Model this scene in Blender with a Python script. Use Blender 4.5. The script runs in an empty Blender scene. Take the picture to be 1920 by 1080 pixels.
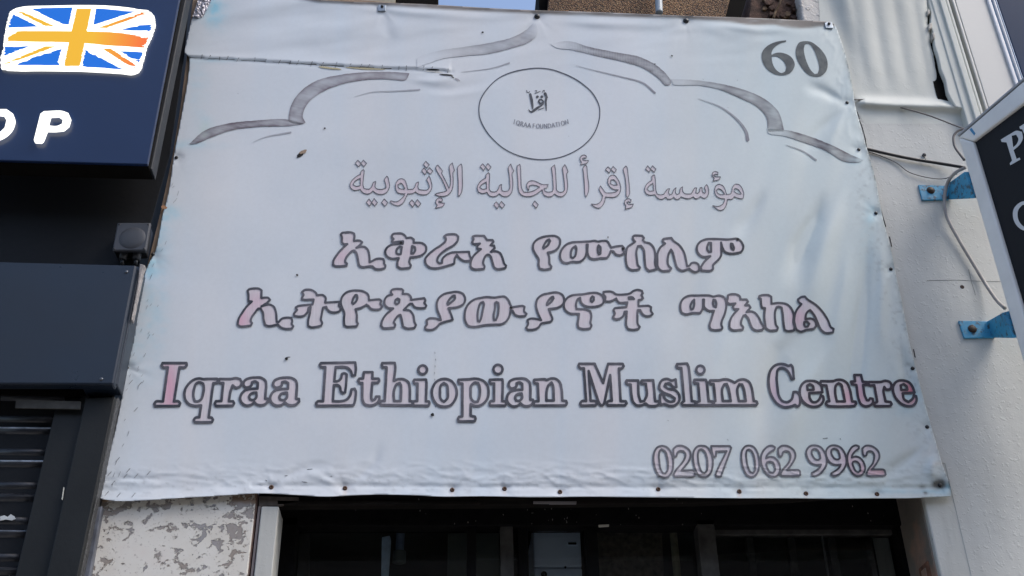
import bpy, bmesh, math, random
import numpy as np
from mathutils import Vector, Matrix, Quaternion

# ------------------------------------------------------------------ camera, light, exposure
scene = bpy.context.scene
COL = scene.collection
F = 2150.0                                   # focal length in pixels of a 1920 px wide frame
b_ = -0.05
a_ = (55 + F*b_)/3370.0
Xc = np.array([1.0, a_, b_]); Xc /= np.linalg.norm(Xc)
Zc = np.array([-55.0, 3370.0, -F]); Zc /= np.linalg.norm(Zc)
Yc = np.cross(Zc, Xc)
CAM = np.array([0.0, -2.7, 1.5])
cam_data = bpy.data.cameras.new('camera'); cam = bpy.data.objects.new('camera', cam_data); COL.objects.link(cam)
M = np.array([Xc, Yc, Zc])                   # world = M @ v_cam
cam.matrix_world = Matrix([[*M[0], CAM[0]], [*M[1], CAM[1]], [*M[2], CAM[2]], [0, 0, 0, 1]])
cam_data.sensor_width = 36.0; cam_data.lens = F/1920*36
cam_data.clip_start = 0.05; cam_data.clip_end = 3000
scene.camera = cam

SUN_EL, SUN_AZ = 52.0, 62.0                 # azimuth from the direction the wall faces, towards the left
wd = bpy.data.worlds.new('World'); scene.world = wd; wd.use_nodes = True
nt = wd.node_tree; nt.nodes.clear()
sky = nt.nodes.new('ShaderNodeTexSky'); sky.sky_type = 'NISHITA'; sky.sun_disc = False
sky.sun_elevation = math.radians(SUN_EL); sky.sun_rotation = math.radians(180 - SUN_AZ)
sky.air_density = 1.0; sky.dust_density = 3.0; sky.ozone_density = 1.0
bg = nt.nodes.new('ShaderNodeBackground'); bg.inputs['Strength'].default_value = 0.125
wo = nt.nodes.new('ShaderNodeOutputWorld')
nt.links.new(sky.outputs[0], bg.inputs[0]); nt.links.new(bg.outputs[0], wo.inputs[0])
sun_d = bpy.data.lights.new('sun', 'SUN'); sun_d.energy = 0.72; sun_d.angle = math.radians(28); sun_d.color = (1.0, 0.97, 0.93)
sun = bpy.data.objects.new('sun', sun_d); COL.objects.link(sun)
el, az = math.radians(SUN_EL), math.radians(SUN_AZ)
to_sun = Vector((math.sin(az)*math.cos(el), -math.cos(az)*math.cos(el), math.sin(el)))
sun.rotation_euler = to_sun.to_track_quat('Z', 'Y').to_euler()
vs = scene.view_settings
vs.view_transform = 'Standard'; vs.look = 'None'; vs.gamma = 1.0; vs.use_curve_mapping = False
vs.exposure = 1.12

# ------------------------------------------------------------------ helpers
rnd = random.Random(7)
def ray(x, y):
    v = np.array([(x-960)/F, (540-y)/F, -1.0]); return M @ v
def at(x, y, Y=0.0):
    d = ray(x, y); t = (Y-CAM[1])/d[1]; p = CAM + d*t
    return Vector(p)
def at_arr(x, y, Y):
    x = np.asarray(x, float); y = np.asarray(y, float)
    v = np.stack([(x-960)/F, (540-y)/F, -np.ones_like(x)], -1) @ M.T
    t = (np.asarray(Y)-CAM[1])/v[..., 1]
    return CAM + v*t[..., None]
def on_plane(x, y, p0, n):
    d = Vector(ray(x, y)); c = Vector(CAM)
    return c + d*((p0-c).dot(n)/d.dot(n))

def tag(o, label=None, cat=None, group=None, kind=None):
    if label: o['label'] = label
    if cat: o['category'] = cat
    if group: o['group'] = group
    if kind: o['kind'] = kind
    return o
def empty(name, loc, label, cat, group=None):
    o = bpy.data.objects.new(name, None); COL.objects.link(o); o.location = loc
    o.empty_display_size = 0.05
    return tag(o, label, cat, group)
def link_mesh(name, me, mat, parent=None, bevel=0, smooth=False, solid=0):
    o = bpy.data.objects.new(name, me); COL.objects.link(o)
    for m in (mat if isinstance(mat, (list, tuple)) else [mat]):
        me.materials.append(m)
    if smooth:
        me.polygons.foreach_set('use_smooth', [True]*len(me.polygons))
    if solid:
        s = o.modifiers.new('thickness', 'SOLIDIFY'); s.thickness = abs(solid); s.offset = -1 if solid > 0 else 1
    if bevel:
        m = o.modifiers.new('bevel', 'BEVEL'); m.width = bevel; m.segments = 2; m.limit_method = 'ANGLE'; m.angle_limit = math.radians(40)
    if parent is not None:
        o.parent = parent
        o.matrix_parent_inverse = Matrix.Translation(-Vector(parent.location))
    return o
def mesh_pf(name, verts, faces):
    me = bpy.data.meshes.new(name); me.from_pydata([tuple(v) for v in verts], [], faces); me.update(); return me
def prism_w(name, pts, dvec, mat, parent=None, bevel=0.002):
    n = len(pts); pts = [Vector(p) for p in pts]; dv = Vector(dvec)
    vs_ = pts + [p+dv for p in pts]
    faces = [list(range(n)), list(range(2*n-1, n-1, -1))] + [[i, i+n, (i+1) % n+n, (i+1) % n] for i in range(n)]
    me = mesh_pf(name, vs_, faces)
    bm = bmesh.new(); bm.from_mesh(me); bmesh.ops.recalc_face_normals(bm, faces=bm.faces[:]); bm.to_mesh(me); bm.free()
    return link_mesh(name, me, mat, parent, bevel)
def prism(name, px, Yf, depth, mat, parent=None, bevel=0.002):
    """outline given where it is seen, standing on the plane y = Yf, extruded straight back by depth"""
    return prism_w(name, [at(x, y, Yf) for x, y in px], (0, depth, 0), mat, parent, bevel)
def box_w(name, x0, x1, y0, y1, z0, z1, mat, parent=None, bevel=0.002):
    return prism_w(name, [(x0, y0, z0), (x1, y0, z0), (x1, y0, z1), (x0, y0, z1)], (0, y1-y0, 0), mat, parent, bevel)
def tube_bm(bm, pts, r, seg=8):
    pts = [Vector(p) for p in pts]; rings = []
    for i, p in enumerate(pts):
        t = (pts[min(i+1, len(pts)-1)]-pts[max(i-1, 0)]).normalized()
        u = t.cross(Vector((0, 0, 1)));
        if u.length < 1e-3: u = t.cross(Vector((0, 1, 0)))
        u.normalize(); w = t.cross(u)
        rr = r[i] if isinstance(r, (list, tuple)) else r
        rings.append([bm.verts.new(p + (u*math.cos(k*2*math.pi/seg)+w*math.sin(k*2*math.pi/seg))*rr) for k in range(seg)])
    for a, c in zip(rings[:-1], rings[1:]):
        for k in range(seg): bm.faces.new([a[k], a[(k+1) % seg], c[(k+1) % seg], c[k]])
    bm.faces.new(rings[0]); bm.faces.new(rings[-1][::-1])
def catmull(pts, n=8):
    pts = [Vector(p) for p in pts]; out = []
    P = [pts[0]*2-pts[1]] + pts + [pts[-1]*2-pts[-2]]
    for i in range(1, len(P)-2):
        p0, p1, p2, p3 = P[i-1:i+3]
        for k in range(n):
            t = k/n
            out.append(0.5*((2*p1)+(p2-p0)*t+(2*p0-5*p1+4*p2-p3)*t*t+(3*p1-p0-3*p2+p3)*t**3))
    out.append(pts[-1]); return out
def tube(name, pts, r, mat, parent=None, seg=10, smooth_pts=8):
    if smooth_pts: pts = catmull(pts, smooth_pts)
    bm = bmesh.new(); tube_bm(bm, pts, r, seg)
    bmesh.ops.recalc_face_normals(bm, faces=bm.faces[:])
    me = bpy.data.meshes.new(name); bm.to_mesh(me); bm.free()
    return link_mesh(name, me, mat, parent, smooth=True)
def lathe(name, centre, prof, mat, parent=None, seg=24, squash=(1, 1)):
    """profile (radius, distance towards the street), axis along -y"""
    vs_, fs = [], []
    for r, h in prof:
        for k in range(seg):
            a = 2*math.pi*k/seg; vs_.append((centre[0]+r*math.cos(a)*squash[0], centre[1]-h, centre[2]+r*math.sin(a)*squash[1]))
    for i in range(len(prof)-1):
        for k in range(seg):
            fs.append([i*seg+k, i*seg+(k+1) % seg, (i+1)*seg+(k+1) % seg, (i+1)*seg+k])
    fs.append([(len(prof)-1)*seg+k for k in range(seg)])
    me = mesh_pf(name, vs_, fs)
    o = link_mesh(name, me, mat, parent, smooth=True)
    return o

# ---- smooth value noise for shapes
def vnoise(x, y, seed=0):
    x = np.asarray(x, float); y = np.asarray(y, float)
    r = np.random.RandomState(seed).rand(256, 256)
    xi = np.floor(x).astype(int); yi = np.floor(y).astype(int); fx = x-xi; fy = y-yi
    fx = fx*fx*(3-2*fx); fy = fy*fy*(3-2*fy)
    g = lambda i, j: r[i % 256, j % 256]
    return (g(xi, yi)*(1-fx)+g(xi+1, yi)*fx)*(1-fy)+(g(xi, yi+1)*(1-fx)+g(xi+1, yi+1)*fx)*fy*1.0
def fbm(x, y, seed=0, o=3):
    s = 0; a = 1; t = 0
    for k in range(o):
        s = s+a*vnoise(np.asarray(x)*2**k, np.asarray(y)*2**k, seed+k); t += a; a *= 0.5
    return s/t

# ---- materials
def mat_new(name):
    m = bpy.data.materials.new(name); m.use_nodes = True
    n = m.node_tree; p = n.nodes['Principled BSDF']; return m, n, p
def N(n, t, **kw):
    nd = n.nodes.new(t)
    for k, v in kw.items():
        if k.startswith('i_'): nd.inputs[k[2:].replace('_', ' ')].default_value = v
        else: setattr(nd, k, v)
    return nd
def ramp(n, fac, stops, interp='LINEAR'):
    r = n.nodes.new('ShaderNodeValToRGB'); r.color_ramp.interpolation = interp
    e = r.color_ramp.elements
    while len(e) < len(stops): e.new(0.5)
    for el_, (p, c) in zip(e, stops):
        el_.position = p; el_.color = c if len(c) == 4 else (*c, 1)
    n.links.new(fac, r.inputs[0]); return r.outputs[0]
def mixc(n, fac, c1, c2, mode='MIX'):
    m = n.nodes.new('ShaderNodeMix'); m.data_type = 'RGBA'; m.blend_type = mode
    for sock, v in ((m.inputs[0], fac), (m.inputs[6], c1), (m.inputs[7], c2)):
        if hasattr(v, 'is_linked'): n.links.new(v, sock)
        else: sock.default_value = v if not isinstance(v, tuple) else (v if len(v) == 4 else (*v, 1))
    return m.outputs[2]
def mathn(n, op, a, b=0.0, clamp=False):
    m = n.nodes.new('ShaderNodeMath'); m.operation = op; m.use_clamp = clamp
    for s, v in ((m.inputs[0], a), (m.inputs[1], b)):
        if hasattr(v, 'is_linked'): n.links.new(v, s)
        else: s.default_value = v
    return m.outputs[0]
def noise(n, scale, detail=4, rough=0.55, vec=None, dist=0.0):
    t = n.nodes.new('ShaderNodeTexNoise'); t.inputs['Scale'].default_value = scale
    t.inputs['Detail'].default_value = detail; t.inputs['Roughness'].default_value = rough
    t.inputs['Distortion'].default_value = dist
    if vec is None:
        vec = geo_vec(n)
    n.links.new(vec, t.inputs['Vector']); return t.outputs['Fac']
def geo_vec(n, scale=(1, 1, 1)):
    g = n.nodes.new('ShaderNodeNewGeometry')
    if scale == (1, 1, 1): return g.outputs['Position']
    mp = n.nodes.new('ShaderNodeMapping'); mp.inputs['Scale'].default_value = scale
    n.links.new(g.outputs['Position'], mp.inputs['Vector']); return mp.outputs['Vector']
def bump(n, p, h, strength, dist=0.01):
    b = n.nodes.new('ShaderNodeBump'); b.inputs['Strength'].default_value = strength; b.inputs['Distance'].default_value = dist
    n.links.new(h, b.inputs['Height']); n.links.new(b.outputs[0], p.inputs['Normal']); return b
def simple(name, c, rough=0.5, metal=0.0, var=0.15, vscale=6, bscale=60, bstr=0.15, spec=0.5, coat=0.0):
    m, n, p = mat_new(name)
    f = noise(n, vscale, 5)
    d = tuple(max(0, x*(1-var)) for x in c); l = tuple(min(1, x*(1+var)) for x in c)
    n.links.new(ramp(n, f, [(0.3, d), (0.7, l)]), p.inputs['Base Color'])
    p.inputs['Roughness'].default_value = rough; p.inputs['Metallic'].default_value = metal
    p.inputs['Specular IOR Level'].default_value = spec
    p.inputs['Coat Weight'].default_value = coat
    if bstr: bump(n, p, noise(n, bscale, 6, 0.6), bstr, 0.004)
    return m

# ---- shapes from closed outlines
def smooth_loop(pts, k=5, corner=52):
    """closed loop; rounded between corners, sharp at them"""
    P = [np.array(p, float) for p in pts]; n = len(P); out = []
    cn = []
    for i in range(n):
        a = P[i]-P[i-1]; b = P[(i+1) % n]-P[i]
        ang = abs(math.degrees(math.atan2(a[0]*b[1]-a[1]*b[0], a@b+1e-9))); cn.append(ang > corner)
    for i in range(n):
        p1, p2 = P[i], P[(i+1) % n]; p0 = P[i-1]; p3 = P[(i+2) % n]
        L = np.linalg.norm(p2-p1)
        def tangent(a, b, c, isc):
            if isc: return (p2-p1)*0.9
            la, lb = np.linalg.norm(b-a)+1e-6, np.linalg.norm(c-b)+1e-6
            t = (b-a)/la*lb+(c-b)/lb*la; return t/(la+lb)*min(L, 1.6*min(la, lb))
        t1 = tangent(p0, p1, p2, cn[i]); t2 = tangent(p1, p2, p3, cn[(i+1) % n])
        for j in range(k):
            t = j/k; h1 = 2*t**3-3*t**2+1; h2 = -2*t**3+3*t**2; h3 = t**3-2*t**2+t; h4 = t**3-t**2
            out.append(h1*p1+h2*p2+h3*t1+h4*t2)
    return np.array(out)
def seg_dist(X, Y, L, closed=True):
    A = L; B = np.roll(L, -1, 0) if closed else L[1:]
    if not closed: A = L[:-1]
    best = np.full(X.shape, 1e9)
    for (ax, ay), (bx, by) in zip(A, B):
        dx, dy = bx-ax, by-ay; q = dx*dx+dy*dy+1e-9
        t = np.clip(((X-ax)*dx+(Y-ay)*dy)/q, 0, 1)
        np.minimum(best, (X-ax-t*dx)**2+(Y-ay-t*dy)**2, out=best)
    return np.sqrt(best)
def inside(X, Y, loops):
    c = np.zeros(X.shape, bool)
    for L in loops:
        B = np.roll(L, -1, 0)
        for (ax, ay), (bx, by) in zip(L, B):
            if ay == by: continue
            m = (ay > Y) != (by > Y)
            c ^= m & (X < (bx-ax)*(Y-ay)/(by-ay)+ax)
    return c
def sdf(X, Y, loops):
    """positive inside"""
    d = np.full(X.shape, 1e9)
    for L in loops: d = np.minimum(d, seg_dist(X, Y, L))
    return np.where(inside(X, Y, loops), d, -d)
def contour(X, Y, Fd, extra=()):
    """polygons of the region Fd > 0 on a regular grid; returns (points[n,2], faces, extra values)"""
    ny, nx = Fd.shape
    S = Fd > 0
    full = S[:-1, :-1] & S[:-1, 1:] & S[1:, :-1] & S[1:, 1:]
    anyp = S[:-1, :-1] | S[:-1, 1:] | S[1:, :-1] | S[1:, 1:]
    idx = np.full(Fd.shape, -1, int); gi = np.argwhere(S)
    idx[S] = np.arange(len(gi))
    pts = [(X[i, j], Y[i, j]) for i, j in gi]
    ex = [[e[i, j] for i, j in gi] for e in extra]
    fi = np.argwhere(full)
    faces = [[idx[i, j], idx[i, j+1], idx[i+1, j+1], idx[i+1, j]] for i, j in fi]
    emap = {}
    def edge(p, q):
        key = (p, q) if p < q else (q, p)
        if key in emap: return emap[key]
        a, b = Fd[p], Fd[q]; t = a/(a-b)
        pts.append((X[p]+(X[q]-X[p])*t, Y[p]+(Y[q]-Y[p])*t))
        for l, e in zip(ex, extra): l.append(e[p]+(e[q]-e[p])*t)
        emap[key] = len(pts)-1; return emap[key]
    for i, j in np.argwhere(anyp & ~full):
        c = [(i, j), (i, j+1), (i+1, j+1), (i+1, j)]; poly = []
        s = [S[k] for k in c]
        if s[0] == s[2] and s[1] == s[3] and s[0] != s[1]:
            for k in range(4):
                if s[k]: faces.append([idx[c[k]], edge(c[k], c[(k+1) % 4]), edge(c[k], c[k-1])])
            continue
        for k in range(4):
            p, q = c[k], c[(k+1) % 4]
            if s[k]: poly.append(idx[p])
            if s[k] != s[(k+1) % 4]: poly.append(edge(p, q))
        if len(poly) > 2: faces.append(poly)
    return np.array(pts), faces, [np.array(e) for e in ex]
def grid(x0, x1, y0, y1, st):
    xs = np.arange(math.floor(x0/st)*st, x1+st, st); ys = np.arange(math.floor(y0/st)*st, y1+st, st)
    return np.meshgrid(xs, ys)
def parse(s, x0=0, y0=0, k=1.0):
    return [np.array([(x0+float(a)*k, y0+float(b)*k) for a, b in (t.split(',') for t in l.split())]) for l in s.split('|')]
# ------------------------------------------------------------------ lettering outlines of the banner (crop origin x, y, scale)
GL = {}
GL['english'] = (2.35, [
 (280,660,.15625, [
 "160,132 445,132 448,158 430,182 362,184 296,592 352,592 370,615 358,645 70,648 60,620 80,594 165,592 222,184 165,182 148,160",
 "690,322 815,322 822,346 812,370 768,374 712,783 748,786 764,812 750,842 545,842 533,815 552,790 600,782 622,640 540,645 470,620 432,570 420,510 432,445 470,385 530,335 600,316 650,325|600,362 562,380 538,440 530,540 545,590 580,592 620,570 645,500 655,430 645,380",
 "845,322 985,322 1040,312 1090,325 1108,370 1090,415 1040,428 1000,400 975,470 955,590 1005,590 1017,615 1003,643 800,646 785,620 800,590 865,588 888,372 845,370 832,345",
 "@a 1,0,0,0","@a 1.04,316,2,.02"]),
 (580,660,.15625, [
 "140,132 550,125 558,200 550,280 515,282 495,225 460,190 400,178 316,182 300,352 350,345 378,320 390,265 420,255 448,268 440,400 430,485 400,490 378,470 368,420 340,395 295,398 283,590 380,590 450,570 490,520 505,450 545,440 558,470 545,600 530,640 90,645 80,615 100,592 165,590 193,182 140,180 125,155",
 "655,242 758,242 757,320 830,320 838,345 825,368 755,368 745,560 760,582 790,565 800,535 840,535 840,570 815,610 770,635 710,640 660,620 640,580 636,370 600,368 585,345 600,320 645,318",
 "875,132 1025,130 1032,180 1015,345 1070,325 1140,330 1190,365 1205,430 1205,588 1240,592 1240,640 860,635 845,610 860,590 905,588 928,182 880,182 870,155|1020,588 1012,520 1020,450 1050,385 1085,372 1100,400 1097,588",
 "1412,212 1397,250 1360,264 1323,250 1308,212 1323,176 1360,160 1397,176",
 "1260,332 1400,330 1405,360 1400,592 1435,592 1442,615 1430,645 1250,642 1240,592 1295,588 1298,378 1262,378 1250,355",
 "1770,488 1750,570 1700,635 1620,655 1540,635 1490,570 1470,488 1490,405 1540,345 1620,322 1700,345 1750,405|1615,372 1650,395 1662,480 1655,560 1615,598 1580,570 1568,485 1580,400"]),
 (820,660,.15625, [
 "255,332 390,326 430,320 480,322 550,345 600,400 615,480 600,560 550,620 480,648 430,640 402,625 400,765 450,775 458,800 448,830 255,832 248,800 260,778 300,772 302,378 262,375 252,352|400,480 410,400 450,368 490,370 508,420 505,540 485,595 440,595 408,560",
 "783,208 767,248 728,263 690,248 674,208 690,168 728,153 767,168",
 "630,332 780,328 785,360 780,588 820,592 828,615 815,642 635,642 628,615 640,590 680,588 682,378 640,378 628,355",
 "@a .94,-190,12,.08",
 "1165,332 1290,327 1310,335 1360,318 1420,322 1470,365 1490,440 1500,582 1545,587 1554,615 1540,640 1165,642 1155,615 1175,592 1215,590 1205,378 1170,375 1158,350|1310,582 1312,470 1335,400 1370,365 1388,400 1398,582"]),
 (1070,660,.1875, [
 "85,117 240,117 325,310 375,118 520,118 530,142 512,162 482,164 500,490 550,492 560,512 545,532 372,532 360,512 375,492 412,488 395,230 335,512 322,532 302,532 285,510 180,190 200,488 250,492 264,512 250,532 105,535 95,514 112,492 155,490 132,162 95,160 80,140",
 "560,284 675,284 682,440 700,495 735,490 760,440 752,318 712,315 702,300 712,284 825,282 830,320 845,490 885,495 890,515 870,533 775,535 752,515 710,532 660,532 625,500 610,440 600,325 565,320 553,300",
 "1010,285 1050,274 1058,350 1030,352 990,315 950,317 938,342 970,365 1050,385 1085,430 1085,490 1040,533 980,536 935,520 905,528 895,500 895,425 922,420 945,470 990,497 1035,490 1040,462 1000,435 920,400 888,365 890,320 915,282 965,268",
 "1065,120 1165,116 1180,150 1212,490 1248,495 1252,532 1120,532 1108,510 1135,490 1107,160 1070,158 1058,140",
 "1339,178 1326,208 1297,220 1268,208 1255,178 1268,148 1297,136 1326,148",
 "1240,277 1350,277 1360,300 1380,490 1420,495 1427,532 1260,532 1252,505 1290,490 1275,315 1242,312 1232,295",
 "1395,284 1490,282 1520,275 1570,275 1610,290 1640,306 1690,278 1740,275 1785,300 1808,350 1832,490 1860,495 1868,515 1855,532 1435,532 1428,500 1448,490 1430,320 1398,318 1388,300|1522,490 1515,370 1535,325 1560,320 1577,360 1602,490|1682,490 1667,370 1687,322 1715,325 1732,370 1752,490"]),
 (1430,660,.15625, [
 "310,165 340,155 357,175 375,320 345,325 325,270 280,210 225,190 185,210 170,280 178,430 200,540 240,590 300,600 345,570 370,480 400,478 430,500 450,560 440,640 415,655 390,635 330,655 260,660 180,625 120,550 80,440 72,320 95,220 150,160 220,142 270,150",
 "560,345 640,355 700,400 718,482 560,492 568,560 600,600 640,600 680,565 700,520 728,535 730,580 700,630 640,655 570,650 500,610 455,540 445,460 475,385 520,350|540,455 535,405 565,385 600,405 612,452",
 "700,350 850,347 890,335 950,335 1010,370 1040,430 1075,592 1115,595 1122,622 1100,645 780,645 758,620 770,595 800,590 765,400 705,398 692,375|890,592 870,480 880,400 910,375 940,390 960,450 987,592",
 "1100,275 1180,275 1200,355 1260,360 1265,390 1205,395 1225,520 1250,578 1272,580 1290,555 1320,560 1325,600 1290,640 1230,650 1180,625 1150,560 1125,395 1070,385 1060,355 1110,350",
 "1275,360 1420,357 1480,345 1530,365 1547,410 1525,450 1480,450 1460,420 1450,460 1475,592 1535,600 1548,625 1532,648 1350,650 1335,622 1375,595 1340,400 1280,398 1265,380",
 "1680,340 1750,360 1800,420 1823,487 1680,495 1700,570 1750,600 1800,560 1815,520 1842,530 1847,580 1820,630 1760,650 1680,630 1610,570 1570,490 1565,420 1600,360 1640,342|1665,455 1655,400 1690,385 1725,410 1737,452"])])
A_TPL = "1270,305 1350,312 1395,350 1402,400 1390,560 1422,560 1425,592 1390,625 1335,638 1285,625 1262,603 1225,630 1160,640 1110,610 1090,560 1105,505 1150,460 1215,443 1298,440 1302,370 1268,352 1232,362 1225,400 1190,422 1150,425 1128,390 1142,345 1195,315|1245,490 1285,485 1285,540 1250,575 1208,570 1197,540 1215,505"
GL['phone'] = (1.75, [
 (1200,820,.135417, [
 "300,118 370,135 425,200 455,290 460,380 440,480 395,540 335,555 270,535 225,470 195,370 187,270 205,190 245,135|300,165 345,190 375,270 388,370 380,460 350,500 315,495 285,440 268,340 262,240 275,185",
 "462,160 510,120 570,115 640,140 690,190 700,250 675,330 620,400 575,458 735,460 757,480 757,530 735,540 480,540 465,515 500,450 570,370 620,290 630,230 600,190 550,190 520,210 505,260 475,268 465,240",
 "850,115 920,130 975,200 1005,290 1005,400 980,490 930,540 870,550 810,520 765,440 740,340 735,240 755,170 800,125|850,165 890,190 925,270 935,370 925,460 895,495 860,480 825,410 805,310 803,220 820,175",
 "985,120 1245,120 1264,145 1235,230 1190,350 1120,540 1060,540 1045,515 1080,430 1200,190 1055,195 1050,265 1015,265 995,200",
 "1510,112 1570,130 1620,200 1645,290 1650,400 1625,490 1580,540 1530,545 1480,520 1435,440 1410,340 1405,240 1420,170 1460,125|1510,165 1545,190 1580,270 1592,370 1590,460 1565,495 1530,480 1495,410 1475,310 1470,220 1485,175",
 "1830,115 1868,135 1862,165 1800,205 1755,255 1745,290 1800,270 1860,280 1910,330 1937,400 1935,470 1900,530 1840,545 1770,520 1710,440 1675,340 1680,250 1720,170 1775,125|1790,335 1840,345 1865,400 1868,460 1840,490 1800,480 1765,430 1750,380 1760,345"]),
 (1440,820,.135417, [
 "140,155 190,118 250,115 320,145 370,200 378,270 348,340 300,410 265,450 420,452 440,465 447,520 430,532 190,532 172,505 210,440 280,360 310,290 310,240 280,195 240,190 210,205 190,255 160,265 145,230",
 "640,110 720,130 780,200 810,280 810,370 770,450 710,510 640,535 605,520 605,495 680,450 720,410 735,375 660,380 590,350 545,280 530,200 560,140 600,115|645,160 690,180 715,230 725,290 700,310 660,305 620,260 603,210 612,175",
 "912,110 992,130 1052,200 1082,280 1082,370 1042,450 982,510 912,535 877,520 877,495 952,450 992,410 1007,375 932,380 862,350 817,280 802,200 832,140 872,115|917,155 962,175 987,225 997,285 972,305 932,300 892,255 875,205 884,170",
 "1220,110 1258,125 1258,155 1200,200 1165,250 1160,280 1220,265 1280,290 1330,360 1345,440 1320,500 1260,535 1200,520 1140,450 1105,350 1100,260 1130,180 1175,125|1205,330 1250,350 1275,400 1280,460 1250,485 1215,465 1185,410 1170,360 1180,335",
 "1305,155 1350,118 1410,115 1480,145 1530,200 1543,270 1515,340 1475,400 1435,446 1595,445 1612,457 1630,515 1615,528 1380,528 1360,505 1390,440 1450,360 1470,290 1470,240 1445,200 1405,190 1375,205 1360,250 1330,262 1315,230"])])
GL['amharic_upper'] = (1.95, [
 (610,420,.09375, [
 "310,205 340,175 400,168 520,168 575,190 583,240 572,335 690,332 738,365 700,415 620,475 720,452 790,460 850,520 880,640 885,765 940,740 1000,705 1080,690 1160,700 1178,750 1175,790 1200,830 1190,880 1080,905 990,890 940,845 740,860 680,830 660,760 640,640 610,560 570,528 530,545 440,640 400,720 400,765 432,790 420,835 200,840 155,815 165,730 230,620 330,500 440,400 370,400 335,370 332,260",
 "1330,240 1350,205 1450,185 1540,195 1600,240 1620,280 1720,275 1770,310 1765,375 1830,372 1943,385 2013,450 2013,540 1933,620 1813,655 1700,665 1680,760 1690,790 1710,830 1690,875 1500,885 1445,850 1440,780 1470,680 1330,690 1240,650 1200,580 1220,490 1300,425 1420,400 1550,395 1555,345 1440,355 1350,370 1330,345 1365,300 1338,270|1420,560 1440,490 1490,450 1530,460 1510,600 1460,605 1430,590|1735,440 1790,460 1800,520 1760,590 1720,590"]),
 (780,420,.09375, [
 "565,245 610,215 800,210 845,250 835,330 770,410 620,500 500,590 435,680 430,750 470,790 520,780 530,700 590,630 700,575 880,560 1060,555 1072,620 1105,700 1080,735 960,735 880,690 820,618 780,680 765,790 740,800 400,885 280,870 200,800 185,700 240,620 370,510 520,410 590,340 597,290",
 "1135,250 1180,235 1360,235 1400,290 1420,320 1530,318 1550,355 1490,425 1560,430 1575,480 1500,555 1600,545 1680,580 1730,680 1770,800 1802,830 1790,880 1620,900 1570,870 1530,760 1490,640 1450,610 1410,620 1360,700 1345,790 1372,850 1360,895 1150,900 1100,860 1095,770 1130,670 1230,560 1300,500 1230,490 1225,445 1280,390 1150,395 1120,365 1150,310"]),
 (980,420,.09375, [
 "570,235 660,240 740,300 745,400 700,490 600,550 500,570 530,660 540,800 577,850 560,890 430,910 340,890 320,820 320,700 270,620 210,500 220,390 290,310 400,260|530,305 550,340 500,430 420,490 410,470 450,380 490,325",
 "970,370 1150,355 1350,345 1450,335 1500,350 1600,335 1690,345 1740,420 1770,470 1900,442 1990,435 2030,480 2008,520 2045,575 1950,622 1857,600 1812,547 1765,535 1740,600 1690,670 1560,680 1430,700 1350,680 1303,600 1303,410 1280,410 1272,600 1230,690 1150,750 980,755 880,780 790,750 750,660 760,560 820,460 890,400|1060,440 1075,480 1050,640 1010,680 965,660 965,580 1000,480|1520,425 1555,460 1555,590 1525,610 1505,560 1505,460"]),
 (1140,420,.140625, [
 "350,155 455,155 478,185 465,215 490,240 560,260 610,320 630,400 630,540 650,600 550,625 510,590 490,480 475,340 440,290 400,295 380,360 390,500 400,550 427,580 415,605 310,610 265,580 240,490 240,390 260,310 330,260 362,235 335,200 332,170",
 "740,200 845,185 870,220 950,280 1010,370 1040,480 1055,562 1085,555 1110,525 1160,515 1200,535 1215,585 1210,625 1170,640 1120,625 1085,595 980,620 930,590 890,480 860,370 840,340 810,400 795,500 805,550 842,590 825,620 710,620 670,580 660,480 665,380 700,310 762,260 735,235 728,215",
 "1300,205 1400,198 1600,205 1650,200 1730,198 1780,240 1805,310 1775,370 1720,385 1620,392 1560,370 1525,310 1508,245 1512,330 1505,430 1400,550 1402,600 1370,620 1250,620 1235,580 1280,510 1365,428 1260,435 1210,400 1185,340 1200,270 1240,230|1345,250 1375,250 1375,370 1345,375 1325,340 1330,280|1640,260 1660,265 1680,320 1675,345 1655,335 1640,300"])])
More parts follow.
